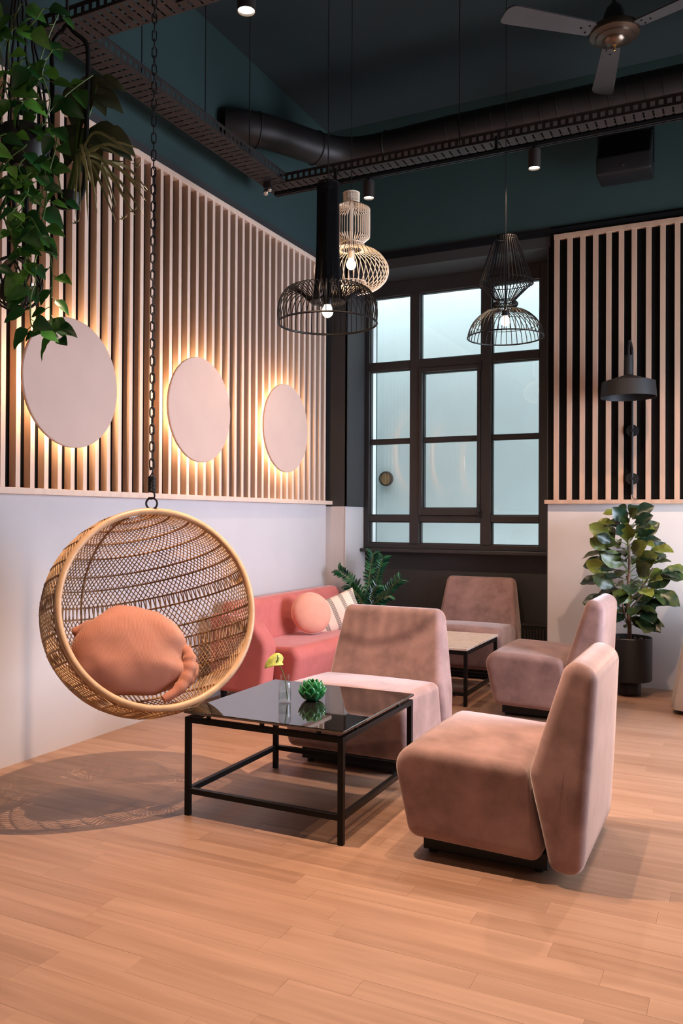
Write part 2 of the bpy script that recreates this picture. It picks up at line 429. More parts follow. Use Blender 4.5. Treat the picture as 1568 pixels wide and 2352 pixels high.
# walls outside the picture
wr = struct(MB().box(XR, XR+.2, YF, 3.95, 0, CZ).box(XR, XR+.2, 6.75, YW, 0, CZ).box(XR, XR+.2, 3.95, 6.75, 0, .5).box(XR, XR+.2, 3.95, 6.75, 2.6, CZ).build('wall_right', M_white, smooth=False))
struct(MB().box(-.2, 1.35, YF-.2, YF, 0, CZ).box(5.05, XR+.2, YF-.2, YF, 0, CZ).box(1.35, 5.05, YF-.2, YF, 3.05, CZ).box(1.35, 5.05, YF-.2, YF, 0, .15).build('wall_front', M_white, smooth=False))  # the opening in this wall is added to let the warm fill in

struct(MB().box(.9, 5.6, YF-2.4, YF-2.2, 0, 3.5).box(.9, 1.1, YF-2.2, YF-.2, 0, 3.5).box(5.4, 5.6, YF-2.2, YF-.2, 0, 3.5).box(.9, 5.6, YF-2.4, YF-.2, 3.3, 3.5).box(.9, 5.6, YF-2.4, YF-.2, -.1, 0).build('wall_added_sky_block', M_white, smooth=False))  # unseen box added to keep sky light out of the front opening
# ---------------------------------------------------------------- window in the back wall
win = thing('window_1', None, None, (0, YW, 0)); struct(win)
def wpart(name, boxes, m, par=win, bev=0.004):
    b = MB()
    for x in boxes: b.box(*x)
    return b.build(name, m, par, False, bevel=bev)
wpart('outer_frame', [(.225,.275,-.07,.03,1.057,3.655),(1.945,2.098,-.07,.03,1.057,3.655),(.275,1.945,-.07,.03,3.515,3.655),(.275,1.945,-.07,.03,1.057,1.105)], M_frame)
wpart('mullion', [(.705,.803,-.08,.02,1.105,3.515)], M_frame)
wpart('mullion', [(1.405,1.503,-.08,.02,1.105,3.515)], M_frame)
wpart('transom', [(.275,.705,-.075,.015,2.795,2.872),(.803,1.405,-.075,.015,2.785,2.870),(1.503,1.945,-.075,.015,2.795,2.872)], M_frame)
wpart('transom', [(.275,.705,-.075,.015,1.318,1.378),(.803,1.405,-.075,.015,1.318,1.378),(1.503,1.945,-.075,.015,1.318,1.378)], M_frame)
sash = wpart('opening_sash', [(.803,.833,-.095,-.01,1.378,2.785),(1.375,1.405,-.095,-.01,1.378,2.785),(.833,1.375,-.095,-.01,1.378,1.445),(.833,1.375,-.095,-.01,2.745,2.785)], M_frame)
for a, b in ((.275,.705),(.833,1.375),(1.503,1.945)):
    wpart('glazing_bar', [(a,b,-.05,.01,2.083,2.117)], M_frame)
panes = []
for a, b in ((.275,.705),(.803,1.405),(1.503,1.945)):
    for z0, z1 in ((1.105,1.318),(2.872,3.515)):
        panes.append((a,b,z0,z1))
for a, b, t in ((.275,.705,2.795),(.833,1.375,2.745),(1.503,1.945,2.795)):
    panes += [(a,b,1.378 if t > 2.75 else 1.445,2.083),(a,b,2.117,t)]
for a, b, z0, z1 in panes:
    wpart('glazing_bead', [(a,a+.010,-.045,.0,z0,z1),(b-.010,b,-.045,.0,z0,z1),(a+.01,b-.01,-.045,.0,z0,z0+.010),(a+.01,b-.01,-.045,.0,z1-.010,z1)], M_frame, bev=0)
    MB().add([(a+.008,-.02,z0+.008),(b-.008,-.02,z0+.008),(b-.008,-.02,z1-.008),(a+.008,-.02,z1-.008)], [(0,1,2,3)]).build('pane', M_pane, win, False)
h = MB().box(1.395,1.42,-.115,-.095,1.36,1.42).tube([(1.4075,-.112,1.41),(1.4075,-.125,1.41),(1.4075,-.128,1.49)], .006, 8).build('handle', M_black, win)
h2 = MB().box(1.402,1.415,-.105,-.08,2.72,2.81).build('hinge', M_dull, win, False)
for z in (1.7, 2.1, 2.5): MB().lathe([(.0,0),(.009,0),(.009,.01),(.004,.014)], 10, (2.03,-.07,z-.15), (0,-1,0)).build('latch', M_black, win)
struct(MB().box(.21, 2.09, YW-.15, YW-.02, 1.022, 1.055).build('window_sill', M_frame, smooth=False, bevel=.006))
# courtyard beyond the glass
ow = struct(MB().box(-3.0, 6.0, 9.1, 9.3, -.5, 7.0).build('courtyard_wall', M_out, smooth=False))
struct(MB().box(-3.0, 6.0, YW+.3, 9.1, -.6, -.5).build('courtyard_ground', M_out, smooth=False))
struct(MB().box(-3.2, -3.0, YW+.3, 9.1, -.5, 7.0).build('courtyard_side_wall', M_out, smooth=False))
MB().box(.2,.262,YW+.05,YW+.13,1.0,3.665).build('outer_reveal', M_outw, wb, False)
vt = thing('wall_vent', 'small round timber-slatted vent on the pale courtyard wall seen through the window', 'vent', (-.24, 9.1, 1.82))
MB().lathe([(.088,0),(.088,.03),(.074,.036),(.07,.02),(.0,.02)], 28, (0,0,0), (0,-1,0), True, False).build('rim', M_dull, vt)
for i in range(7):
    x = -.06 + i*.02; hh = math.sqrt(max(.0, .069**2 - x*x))
    MB().box(x-.007, x+.007, -.032, -.02, -hh, hh).build('slat', M_hoop, vt, False)

# ================================================================== SLAT PANELS
sp = thing('slat_panel', 'long pale oak slat wall panel behind the three glowing discs', 'wall panel', (0, 3.0, LEDGE))
MB().box(0.006,.072,-1.0,4.035,0,.035).build('ledge', M_slat, sp, False, bevel=.002)
MB().box(0.006,.058,-1.0,3.93,PTOP-.04-LEDGE,PTOP-LEDGE).build('top_rail', M_slat, sp, False, bevel=.002)
sl = MB().box(0.006,.055,0,.0312,0,PTOP-.04-LEDGE-.035).mesh('slat', M_slat, False)
for k in range(-9, 38):
    inst('slat', sl, sp, Matrix.Translation((0, 3.133 + .10138*k - 3.0, .035)))
sq = thing('slat_panel', 'oak slat panel with wide black gaps behind the black wall lamp', 'wall panel', (2.086, YB, LEDGE))
MB().box(0, 2.6, -.06, -.012, 0, .034).build('ledge', M_slatr, sq, False, bevel=.002)
MB().box(.072, 2.6, -.052, -.012, PTOP-.042-LEDGE, PTOP-LEDGE).build('top_rail', M_slatr, sq, False, bevel=.002)
sl2 = MB().box(0,.0385,-.05,-.012,0,PTOP-.042-LEDGE-.034).mesh('slat', M_slatr, False)
xs = [2.161,2.268,2.373,2.476,2.581,2.679,2.778,2.888,2.994,3.102] + [3.207+.105*i for i in range(9)]
for x in xs: inst('slat', sl2, sq, Matrix.Translation((x-2.086, 0, .034)))

# ================================================================== DISC WALL LAMPS
def disc_lamp(y, z, label):
    t = thing('disc_wall_lamp', label, 'wall lamp', (.056, y, z), 0, 'round backlit wall lamps on the slat panel')
    MB().lathe([(.0,.066),(.366,.066),(.37,.07),(.37,.082),(.366,.086),(0,.086)], 72, (0,0,0), (1,0,0), False, False).build('disc', M_disc, t)
    MB().lathe([(.09,0),(.09,.066)], 24, (0,0,0), (1,0,0)).build('wall_mount', M_dull, t)
    MB().lathe([(.27,.050),(.32,.050),(.32,.066),(.27,.066),(.27,.050)], 48, (0,0,0), (1,0,0), False, False).build('light_ring', M_ring, t)
disc_lamp(3.567, 2.119, 'backlit round wall disc nearest the hanging plants, largest looking of the three')
disc_lamp(4.807, 2.112, 'backlit round wall disc between the other two, right of the chain')
disc_lamp(6.029, 2.103, 'backlit round wall disc nearest the window')

# ================================================================== TRAYS, TRACKS, SPOTS, DUCT
def tray(name, label, L, w, loc, rz, rods):
    """cable tray lying along local x from 0 to L, width w along local y"""
    t = thing(name, label, 'cable tray', loc, rz)
    b = MB(); p = .058; n = int(L / p)
    for i in range(n + 1):
        b.box(i*p, min(L, i*p + .046), 0.012, w-.012, 0, .002)
        if i < n:
            b.box(i*p+.046, (i+1)*p, w*.46, w*.54, 0, .002)
    b.box(0, L, 0, .012, 0, .002).box(0, L, w-.012, w, 0, .002)
    o = b.build('perforated_base', M_dull, t, False)
    for y in (0, w-.002):
        b = MB().box(0, L, y, y+.002, .002, .018).box(0, L, y, y+.002, .050, .066)
        for i in range(int(L/.05)+1): b.box(i*.05, min(L, i*.05+.022), y, y+.002, .018, .050)
        b.box(0, L, y-.004, y+.006, .066, .070)
        b.build('side_flange', M_dull, t, False)
    for k in (0.3, 0.5, 0.72):
        MB().tube([(0, w*k, .012), (L, w*k + .01, .012)], .007, 6).build('cable', M_black, t)
    for x in rods:
        MB().tube([(x, w/2, .0), (x, w/2, CZ-loc[2])], .004, 6).build('hanger_rod', M_duct, t)
    return t
tray('cable_tray', 'wide perforated cable tray running above the long slat panel', 2.05, .20, (.445, 3.40, 3.915), PI/2, (.5, 1.15, 1.7))
tray('cable_tray', 'perforated cable tray running under the round duct along the back', 4.6, .20, (.24, 5.46, 3.915), 0, (1.55, 3.4))
tray('cable_tray', 'perforated cable tray crossing the top corner above the hanging plants', 4.6, .20, (.24, 3.19, 3.915), 0, (1.9, 3.6))
def track(label, x0, x1, y, z):
    t = thing('lighting_track', label, 'lighting track', (x0, y, z))
    MB().box(0, x1-x0, -.018, -.006, 0, .03).box(0, x1-x0, .006, .018, 0, .03).box(0, x1-x0, -.018, .018, .022, .03).build('rail', M_black, t, False)
    MB().box(-.006, 0, -.018, .018, 0, .03).build('end_cap', M_black, t, False)
    for x in (.5, 1.7, 2.9):
        if x < x1-x0: MB().box(x-.01, x+.01, -.006, .006, .03, 3.915-z).build('hanger', M_black, t, False)
    return t
track('black lighting track carrying two lit spots below the back duct', .40, 4.8, 5.395, 3.79)
track('black lighting track with one lit spot along the near tray', 1.32, 4.8, 2.95, 3.64)
def track_spot(x, y, z, label, power=SPOT_W, tilt=(0, 0), cone=78):
    t = thing('track_spotlight', label, 'spotlight', (x, y, z), 0, 'cylindrical track spotlights')
    MB().lathe([(.036,.0),(.040,.0),(.040,.118),(.036,.122),(0,.122)], 28, capb=False, capt=False).lathe([(.036,.0),(.036,.012)], 28, capb=False, capt=False).build('housing', M_dull, t)
    MB().lathe([(.0,.010),(.0355,.010)], 28, capb=False, capt=False).build('lens', M_lens, t)
    MB().box(-.012,.012,-.014,.014,.12,.142).build('adapter', M_black, t, False)
    l = bpy.data.lights.new('spot_light', 'SPOT'); l.energy = power; l.color = WARM; l.spot_size = math.radians(cone); l.spot_blend = .6; l.shadow_soft_size = .016
    o = bpy.data.objects.new('spot_light', l); COL.objects.link(o); o.parent = t; o.location = (0, 0, -.004)
    o.rotation_euler = (tilt[0], tilt[1], 0)
    return t
track_spot(1.169, 5.395, 3.65, 'lit black spotlight just behind the cream wire pendant', cone=112)
track_spot(2.354, 5.395, 3.65, 'lit black spotlight beside the loudspeaker', 190, cone=112)
track_spot(1.69, 2.95, 3.50, 'lit black spotlight at the top edge left of the pendant cables', 760)
track_spot(2.62, 3.50, 3.65, 'black track spotlight above the nearest armchair', 330)
track_spot(3.75, 2.95, 3.50, 'black track spotlight right of the ceiling fan')
track_spot(3.45, 5.395, 3.65, 'black track spotlight above the potted fig', 300, cone=116)
track_spot(2.0, 1.0, 3.65, 'black track spotlight above the open floor', 40)
track_spot(4.0, 1.2, 3.65, 'black track spotlight above the camera side', 60)

# round duct with a double bend
dp = [(5.3,6.09,4.35),(1.5,6.12,4.35),(1.0,6.15,4.35),(.78,6.14,4.35),(.62,6.08,4.35),(.50,5.95,4.35),(.41,5.78,4.35),(.33,5.62,4.35),(.26,5.50,4.35),(.18,5.40,4.35),(.10,5.33,4.35),(.02,5.28,4.35)]
def smooth_path(p, sub=4):
    out = []
    P = [Vector(x) for x in p]
    for i in range(len(P)-1):
        a, b, c, d = P[max(i-1,0)], P[i], P[i+1], P[min(i+2,len(P)-1)]
        for k in range(sub):
            t = k/sub
            out.append(.5*((2*b)+(c-a)*t+(2*a-5*b+4*c-d)*t*t+(3*b-a-3*c+d)*t**3))
    out.append(P[-1]); return out
du = thing('ventilation_duct', 'dark round spiral duct bending in an S above the back tray', 'duct', (5.3, 6.09, 4.35))
base = Vector((5.3, 6.09, 4.35))
path = [Vector((5.3,6.09,4.35))] + smooth_path(dp[1:], 3)
MB().tube([p-base for p in path], .128, 28).build('pipe', M_duct, du)
for i in range(32):
    x = -.12*i - .05
    if x > -3.9: MB().ring((x, (x/-3.8)*.03, 0), .129, .0035, 32, 5, (1,0,.12)).build('seam', M_duct, du)
for q in (4, 14, 24):
    if q < len(path)-1:
        MB().ring(path[q]-base, .131, .006, 32, 6, path[q+1]-path[q]).build('joint_collar', M_dull, du)

# small chrome emergency lamp at the corner of the trays
t = thing('emergency_lamp', 'small twin-bulb chrome lamp hanging at the tray corner', 'lamp', (.325, 5.40, 3.84))
MB().box(-.03,.03,-.02,.02,.03,.075).build('bracket', M_dull, t, False)
MB().sphere((-.02,0,0), .026, 14, 10).build('bulb', M_chrome, t); MB().sphere((.022,-.01,.012), .02, 14, 10).build('bulb', M_chrome, t)
# loudspeaker
t = thing('loudspeaker', 'black wall loudspeaker hanging below the tray beside the fan blade', 'loudspeaker', (2.765, 6.72, 4.0))
poly = densify(round_poly([(-.15,.0,.02),(.10,-.0,.02),(.16,.30,.02),(-.02,.34,.02),(-.17,.13,.03)], 3), .05)
rounded_extrude(poly, .40, .012, lambda x, a, b: (x, a, b), 3, 0).build('cabinet', M_black, t, angle=50)
MB().add([(-.185,-.178,.125),(.185,-.178,.125),(.185,-.035,.335),(-.185,-.035,.335)], [(0,1,2,3)]).build('grille', M_back, t, False)
MB().box(-.012,.012,-.168,-.160,.04,.055).build('badge', M_chrome, t, False)
MB().box(-.21,-.203,-.02,.02,.1,.36).box(.203,.21,-.02,.02,.1,.36).box(-.21,.21,-.02,.02,.355,.365).box(-.02,.02,.0,.32,.34,.36).build('bracket', M_black, t, False)

# ceiling fan
fan = thing('ceiling_fan', 'grey three-bladed ceiling fan with bronze hub', 'ceiling fan', (2.93, 4.84, 4.08))
MB().lathe([(.0,-.05),(.035,-.048),(.06,-.03),(.065,-.02),(.10,-.012),(.105,-.004),(.135,.005),(.14,.02),(.135,.04),(.11,.055),(0,.06)], 40, capb=False, capt=False).build('hub', M_fanhub, fan)
MB().lathe([(.06,.06),(.06,.12),(.045,.16),(.014,.19),(.014,.80),(.05,.88),(.06,.97)], 28).build('downrod', M_ceil, fan)
MB().lathe([(.0,-.085),(.006,-.08),(.006,-.065),(.014,-.05)], 12, capb=False).build('finial', M_gold, fan)
bl = densify(round_poly([(.13,-.05,.03),(.13,.05,.03),(.68,.068,.05),(.68,-.068,.03)][::-1], 4), .1)
def blade_mesh():
    N = len(bl); b = MB()
    tw = lambda x, y, z: (x, y, z + y*.16)
    b.add([tw(x,y,.004) for x, y in bl] + [tw(x,y,-.004) for x, y in bl], [tuple(range(N)), tuple(reversed(range(N,2*N)))] + [(i, (i+1) % N, N+(i+1) % N, N+i) for i in range(N)])
    return b.mesh('blade', M_fan, False)
bm_ = blade_mesh(); scr = MB()
for x, y in ((.17,-.025),(.17,.025),(.21,0)): scr.sphere((x,y,y*.16-.006), .006, 8, 6)
sm_ = scr.mesh('screw', M_black)
for a in (221, 104, 341):
    o = inst('blade', bm_, fan, Matrix.Translation((0,0,.02)) @ Matrix.Rotation(math.radians(a), 4, 'Z'))
    s2 = bpy.data.objects.new('screw', sm_); COL.objects.link(s2); s2.parent = o

# ================================================================== WIRE PENDANTS
def pendant(loc, label, prof, nrib, rr, rings, bulb_z, socket_top, m, br=.03):
    """prof: (radius, height) from top to bottom rim; height above the lower rim"""
    t = thing('wire_pendant', label, 'pendant lamp', loc)
    pts = [Vector((r, 0, z)) for r, z in prof]
    sm = smooth_path([tuple(p) for p in pts], 3)
    me = MB().tube(sm, rr, 5).mesh('rib', m)
    for i in range(nrib): inst('rib', me, t, Matrix.Rotation(2*PI*i/nrib, 4, 'Z'))
    for R, z, r in rings: MB().ring((0,0,z), R, r, 48, 6).build('ring', m, t)
    zt = max(z for r, z in prof); rt = prof[0][0]
    b = MB()
    for i in range(4):
        a = PI/2*i + .3; b.tube([(0,0,zt-.006),(rt*math.cos(a), rt*math.sin(a), zt)], .003, 5)
    b.build('top_spokes', m, t)
    MB().tube([(0,0,zt-.01),(0,0,CZ-loc[2])], .0028, 6).build('cable', M_black, t)
    MB().tube([(0,0,socket_top),(0,0,zt-.006)], .007, 8).build('inner_rod', m, t)
    MB().lathe([(.021,bulb_z+br*1.15),(.023,bulb_z+br*1.3),(.023,socket_top-.012),(.012,socket_top)], 18).build('socket', m, t)
    s = br/.03
    MB().lathe([(.0,-.031),(.012,-.029),(.023,-.020),(.030,-.004),(.029,.008),(.022,.024),(.015,.036),(.014,.046)], 22, (0,0,bulb_z), None, False, True).xf(Matrix.Diagonal((s,s,1,1))).build('bulb', M_bulb, t)
    l = bpy.data.lights.new('bulb_light', 'POINT'); l.energy = BULB_W; l.color = (1.0, .66, .38); l.shadow_soft_size = .045
    o = bpy.data.objects.new('bulb_light', l); COL.objects.link(o); o.parent = t; o.location = (0,0,bulb_z-.01)
    return t
pendant((1.636, 3.829, 2.369), 'black wire pendant with tall neck and wide flat drum base',
        [(.056,.73),(.056,.60),(.058,.40),(.066,.22),(.074,.145),(.088,.115),(.115,.135),(.165,.178),(.215,.170),(.247,.125),(.260,.065),(.257,.0)], 50, .0027,
        [(.056,.73,.004),(.090,.113,.004),(.257,0,.006)], .062, .165, M_steel, .029)
pendant((1.362, 4.694, 2.787), 'cream wire pendant stacked as a lantern above a squat onion',
        [(.05,.615),(.05,.555),(.06,.545),(.112,.515),(.116,.50),(.116,.35),(.11,.335),(.072,.298),(.083,.288),(.083,.268),(.07,.258),(.10,.258),(.17,.235),(.222,.175),(.236,.125),(.222,.07),(.175,.024),(.125,.004),(.10,.02),(.095,.05)], 42, .0027,
        [(.05,.615,.004),(.05,.555,.003),(.072,.298,.003),(.07,.258,.003),(.095,.05,.003)], .165, .26, M_lampw, .031)
pendant((2.186, 5.318, 2.541), 'black wire pendant shaped as a diamond above an open dome',
        [(.070,.655),(.085,.62),(.172,.365),(.165,.345),(.058,.238),(.075,.228),(.08,.215),(.07,.20),(.045,.192),(.06,.182),(.13,.165),(.195,.115),(.232,.055),(.245,.0)], 42, .0027,
        [(.070,.655,.004),(.172,.362,.003),(.058,.238,.003),(.045,.192,.003),(.245,0,.005),(.215,.085,.002)], .105, .185, M_steel, .03)

# ================================================================== BLACK WALL LAMP
t = thing('wall_lamp', 'black drum-shade wall lamp on a thin vertical rod in front of the slats', 'wall lamp', (2.79, YB-.05, 1.55))
MB().tube(smooth_path([(0,-.035,.0),(0,-.035,.5),(0,-.035,1.1),(0,-.06,1.17),(0,-.15,1.20),(0,-.25,1.185),(0,-.285,1.13),(0,-.285,1.07)], 4), .009, 10).build('rod', M_black, t)
for z in (.127, .514):
    MB().lathe([(.0,.03),(.047,.03),(.047,.0),(0,0)][::-1], 28, (0,0,z), (0,-1,0), False, False).lathe([(0,.0),(.013,.0),(.013,.045),(.0,.045)], 14, (0,0,z), (0,-1,0), False, False).build('fixing_disc', M_black, t)
MB().lathe([(.203,.745),(.208,.745),(.198,.865),(.04,.915),(.036,.92),(.034,1.07),(0,1.075)], 48, (0,-.285,0), None, False, False).lathe([(.203,.745),(.193,.862),(.03,.91)], 48, (0,-.285,0), None, False, False).build('shade', mat('matt_grey_black_metal', (.010,.010,.011), .5, Specular_IOR_Level=.25), t)
MB().tube(smooth_path([(0,-.035,.0),(.004,-.03,-.025),(.02,-.022,-.036),(.04,-.012,-.03)], 4), .003, 6).build('cable', M_black, t)

# ================================================================== ARMCHAIRS
SEAT = densify(round_poly([(.078,.082,.055),(.62,.066,.045),(.545,.425,.055),(-.004,.445,.085)], 7), .03)
BACKP = densify(round_poly([(.640,.042,.05),(.762,.036,.06),(.806,.795,.07),(.690,.835,.075),(.558,.40,.06)], 7), .03)
CW = .735
def armchair(label, x, y, rz):
    t = thing('armchair', label, 'armchair', (x, y, 0), rz, 'dusty pink velvet armchairs')
    tp = lambda b: 1 - .155*min(1, max(0, (b-.34)/.48))
    def fs(xx, a, b):
        crown = .016*max(0, 1-(2*xx/CW)**2)*max(0, min(1, (b-.38)/.05))*max(0, 1-((a-.28)/.3)**2)
        return (xx, a, b + crown)
    rounded_extrude(SEAT, CW, .04, fs, 6, .012).build('seat', M_vel, t, angle=70)
    rounded_extrude(BACKP, CW+.006, .044, lambda xx, a, b: (xx*tp(b), a, b), 6, .012, 8).build('backrest', M_vel, t, angle=70)
    MB().box(-.29,.29,.12,.62,.018,.085).build('plinth', M_black, t, False, bevel=.004)
    for sx in (-.25,.25):
        for yy in (.15,.58): MB().lathe([(.02,0),(.02,.02)], 12, (sx,yy,0)).build('foot', M_black, t)
    return t
# local front is -y; the base point is the middle of the front edge
armchair('dusty pink velvet armchair nearest the camera, facing the black glass table', 2.30, 3.455, -PI/2)
armchair('dusty pink velvet armchair facing the camera behind the black glass table', 1.665, 3.925, math.radians(-1))
armchair('dusty pink velvet armchair under the window behind the marble table', 1.43, 6.635, 0)
armchair('dusty pink velvet armchair seen sideways in front of the potted fig', 1.975, 5.90, -PI/2)

# ================================================================== TABLES
def table(label, x, y, s, sy, h, top, topm, name, gap, lowbar, ts=.025):
    t = thing(name, label, 'coffee table', (x, y, 0))
    a, c = s/2, sy/2; zf = h - top - gap
    for sx in (-1, 1):
        for sg in (-1, 1):
            xx, yy = sx*(a-ts/2), sg*(c-ts/2)
            MB().box(xx-ts/2, xx+ts/2, yy-ts/2, yy+ts/2, 0, zf).build('leg', M_steel, t, False, bevel=.002)
    for z in (zf-ts, lowbar):
        for sg in (-1, 1):
            MB().box(-a+ts, a-ts, sg*(c-ts/2)-ts/2, sg*(c-ts/2)+ts/2, z, z+ts).build('rail', M_steel, t, False, bevel=.002)
            MB().box(sg*(a-ts/2)-ts/2, sg*(a-ts/2)+ts/2, -c+ts, c-ts, z, z+ts).build('rail', M_steel, t, False, bevel=.002)
    if gap > .004:
        for px, py in ((-.7,-.96),(.7,-.96),(-.7,.96),(.7,.96),(-.96,-.6),(.96,-.6),(-.96,.6),(.96,.6),(0,-.96),(0,.96)):
            MB().lathe([(.011,zf),(.011,h-top)], 12, (px*a, py*c, 0)).build('spacer', M_black, t)
    MB().box(-a-.004, a+.004, -c-.004, c+.004, h-top, h).build('table_top', topm, t, False, bevel=.003)
    return t
def marble():
    m = mat('veined_marble', (.74,.66,.58), .2); nt = m.node_tree; b = nt.nodes['Principled BSDF']
    tc = nt.nodes.new('ShaderNodeTexCoord'); n = nt.nodes.new('ShaderNodeTexNoise'); n.inputs['Scale'].default_value = 5; n.inputs['Detail'].default_value = 8; n.inputs['Distortion'].default_value = 1.8
    cr = nt.nodes.new('ShaderNodeValToRGB'); e = cr.color_ramp.elements; e[0].position = .42; e[1].position = .56
    e[0].color = (.77,.67,.58,1); e[1].color = (.78,.69,.60,1); k = e.new(.49); k.color = (.70,.60,.51,1)
    nt.links.new(tc.outputs['Object'], n.inputs['Vector']); nt.links.new(n.outputs['Fac'], cr.inputs[0]); nt.links.new(cr.outputs[0], b.inputs['Base Color'])
    return m
table('square coffee table with glossy black glass top on black tube frame', 1.70, 3.478, .80, .81, .475, .012, M_bglass, 'coffee_table', .016, .10)
table('square coffee table with pale marble top on black frame', 1.405, 6.125, .81, .82, .42, .018, marble(), 'coffee_table', .006, .075)

def bottle(x, y, z, label, flower):
    t = thing('bottle_vase', label, 'vase', (x, y, z))
    outer = [(.022,.001),(.030,.003),(.031,.010),(.031,.088),(.026,.100),(.020,.106),(.020,.118),(.023,.120),(.023,.127),(.020,.131)]
    inner = [(.017,.130),(.017,.106),(.024,.098),(.0285,.086),(.0285,.010),(.0,.008)]
    MB().lathe(outer + inner, 30, capb=True, capt=False).build('glass_body', M_clear, t)
    MB().lathe([(.0,.0095),(.028,.0105),(.028,.052),(.0,.052)], 26, capb=False, capt=False).build('water', M_water, t)
    st = smooth_path(flower['stem'], 5)
    MB().tube(st, .0024, 7).build('stem', M_stem, t)
    fl = MB(); p = Vector(st[-1]); n = 20; R = flower['r']
    vs = [tuple(p)]; fs = []
    for ringk in (0.5, 1.0):
        for i in range(n):
            a = 2*PI*i/n; sh = (1 - .38*max(0, math.cos(a))**10 ) * (1 + .35*max(0, -math.cos(a))**3)
            u_, w_ = -math.cos(a)*R*sh*ringk, math.sin(a)*R*.85*sh*ringk
            q = p + Vector(flower['ax'])*u_ + Vector(flower['bx'])*w_ + Vector((0,0,1))*(abs(w_)*.35 - .25*u_*u_/R + .003)
            vs.append(tuple(q))
    for i in range(n):
        j = (i+1) % n
        fs += [(0,1+i,1+j),(1+i,1+n+i,1+n+j,1+j)]
    fl.add(vs, fs); o = fl.build('spathe', M_flower, t); o.modifiers.new('thick','SOLIDIFY').thickness = .0012
    MB().tube([p+Vector((0,0,.002)), p+Vector(flower['ax'])*-.008+Vector((0,0,.02)), p+Vector(flower['ax'])*-.004+Vector((0,0,.036))], [.004,.004,.0025], 8).build('spadix', M_stem, t)
    return t
bottle(1.617, 3.434, .475, 'clear glass bottle holding one yellow-green bloom on the black table',
       dict(stem=[(.016,-.004,.014),(.008,-.002,.07),(-.004,.0,.125),(-.026,-.006,.170),(-.040,-.012,.186)], r=.044, ax=(-.88,-.43,-.12), bx=(-.33,.62,.70)))
bottle(1.318, 6.02, .42, 'clear glass bottle holding one yellow bloom on the marble table',
       dict(stem=[(.014,.0,.014),(.006,0,.07),(-.002,.0,.125),(-.012,-.006,.160),(-.022,-.010,.170)], r=.047, ax=(-.88,-.43,-.1), bx=(-.33,.66,.66)))
# hurricane candle on the marble table
t = thing('candle_lantern', 'lit ivory candle in a clear glass cylinder on the marble table', 'candle', (1.395, 6.16, .42))
MB().lathe([(.050,.0),(.052,.004),(.052,.20),(.049,.20),(.049,.006),(0,.006)], 32, capb=True, capt=False).build('glass_cylinder', M_clear, t)
MB().lathe([(.034,.007),(.035,.012),(.035,.098),(.031,.102),(.022,.098),(0,.096)], 28, capb=True, capt=False).build('candle_stick', M_candle, t)
MB().tube([(0,0,.096),(.001,0,.108)], .0012, 5).build('wick', M_black, t)
MB().lathe([(.0,.104),(.005,.110),(.006,.116),(.003,.128),(0,.138)], 12, capb=False, capt=False).build('flame', M_flame, t)
l = bpy.data.lights.new('flame_light','POINT'); l.energy = .5; l.color = (1,.55,.2); l.shadow_soft_size = .012
o = bpy.data.objects.new('flame_light', l); COL.objects.link(o); o.parent = t; o.location = (0,0,.125)
t = thing('tea_light_snuffer', 'small dark round knob lying on the marble table edge', 'ornament', (1.462, 6.13, .42))
MB().sphere((0,0,.014), .014, 14, 10).build('knob', M_dull, t); MB().tube([(0,0,.014),(.03,.015,.010),(.05,.03,.006)], .004, 8).build('handle', M_dull, t)

# lotus candle holder
lt = thing('lotus_candle_holder', 'green glazed lotus-shaped candle holder on the black glass table', 'candle holder', (1.717, 3.527, .475))
MB().lathe([(.028,.001),(.034,.004),(.042,.02),(.040,.036),(.028,.044),(.025,.034),(.0,.034)], 28, capb=True, capt=False).build('bowl', M_lotus, lt)
def petal(L, Wd):
    b = MB(); vs = []; fs = []; nu, nv = 7, 4
    for i in range(nu+1):
        u = i/nu; w = Wd*(.45+.55*math.sin(PI*min(1,u*.9)))*(max(0,1-((u-.55)/.46)**2)**.5 if u > .55 else 1)
        for j in range(nv+1):
            v = j/nv*2-1
            y = L*(.62*math.sin(u*1.35)) ; z = L*(1-math.cos(u*1.45))*1.02
            vs.append((w*v*.5, y - .22*w*v*v, z + .10*w*v*v))
    for i in range(nu):
        for j in range(nv):
            a = i*(nv+1)+j; fs.append((a, a+1, a+nv+2, a+nv+1))
    return b.add(vs, fs)
pm = petal(.056,.040).mesh('petal', M_lotus, True, 80)
for ring_, (n, r0, z0, tilt, sc) in enumerate(((8,.022,.006,-.18,1.12),(8,.022,.022,-.02,1.10),(8,.019,.038,.14,1.0),(7,.015,.050,.36,.80))):
    for i in range(n):
        a = 2*PI*(i + .5*ring_)/n
        o = inst('petal', pm, lt, Matrix.Rotation(a, 4, 'Z') @ Matrix.Translation((0, r0, z0)) @ Matrix.Rotation(tilt, 4, 'X') @ Matrix.Scale(sc, 4))
        md = o.modifiers.new('thick', 'SOLIDIFY'); md.thickness = .003

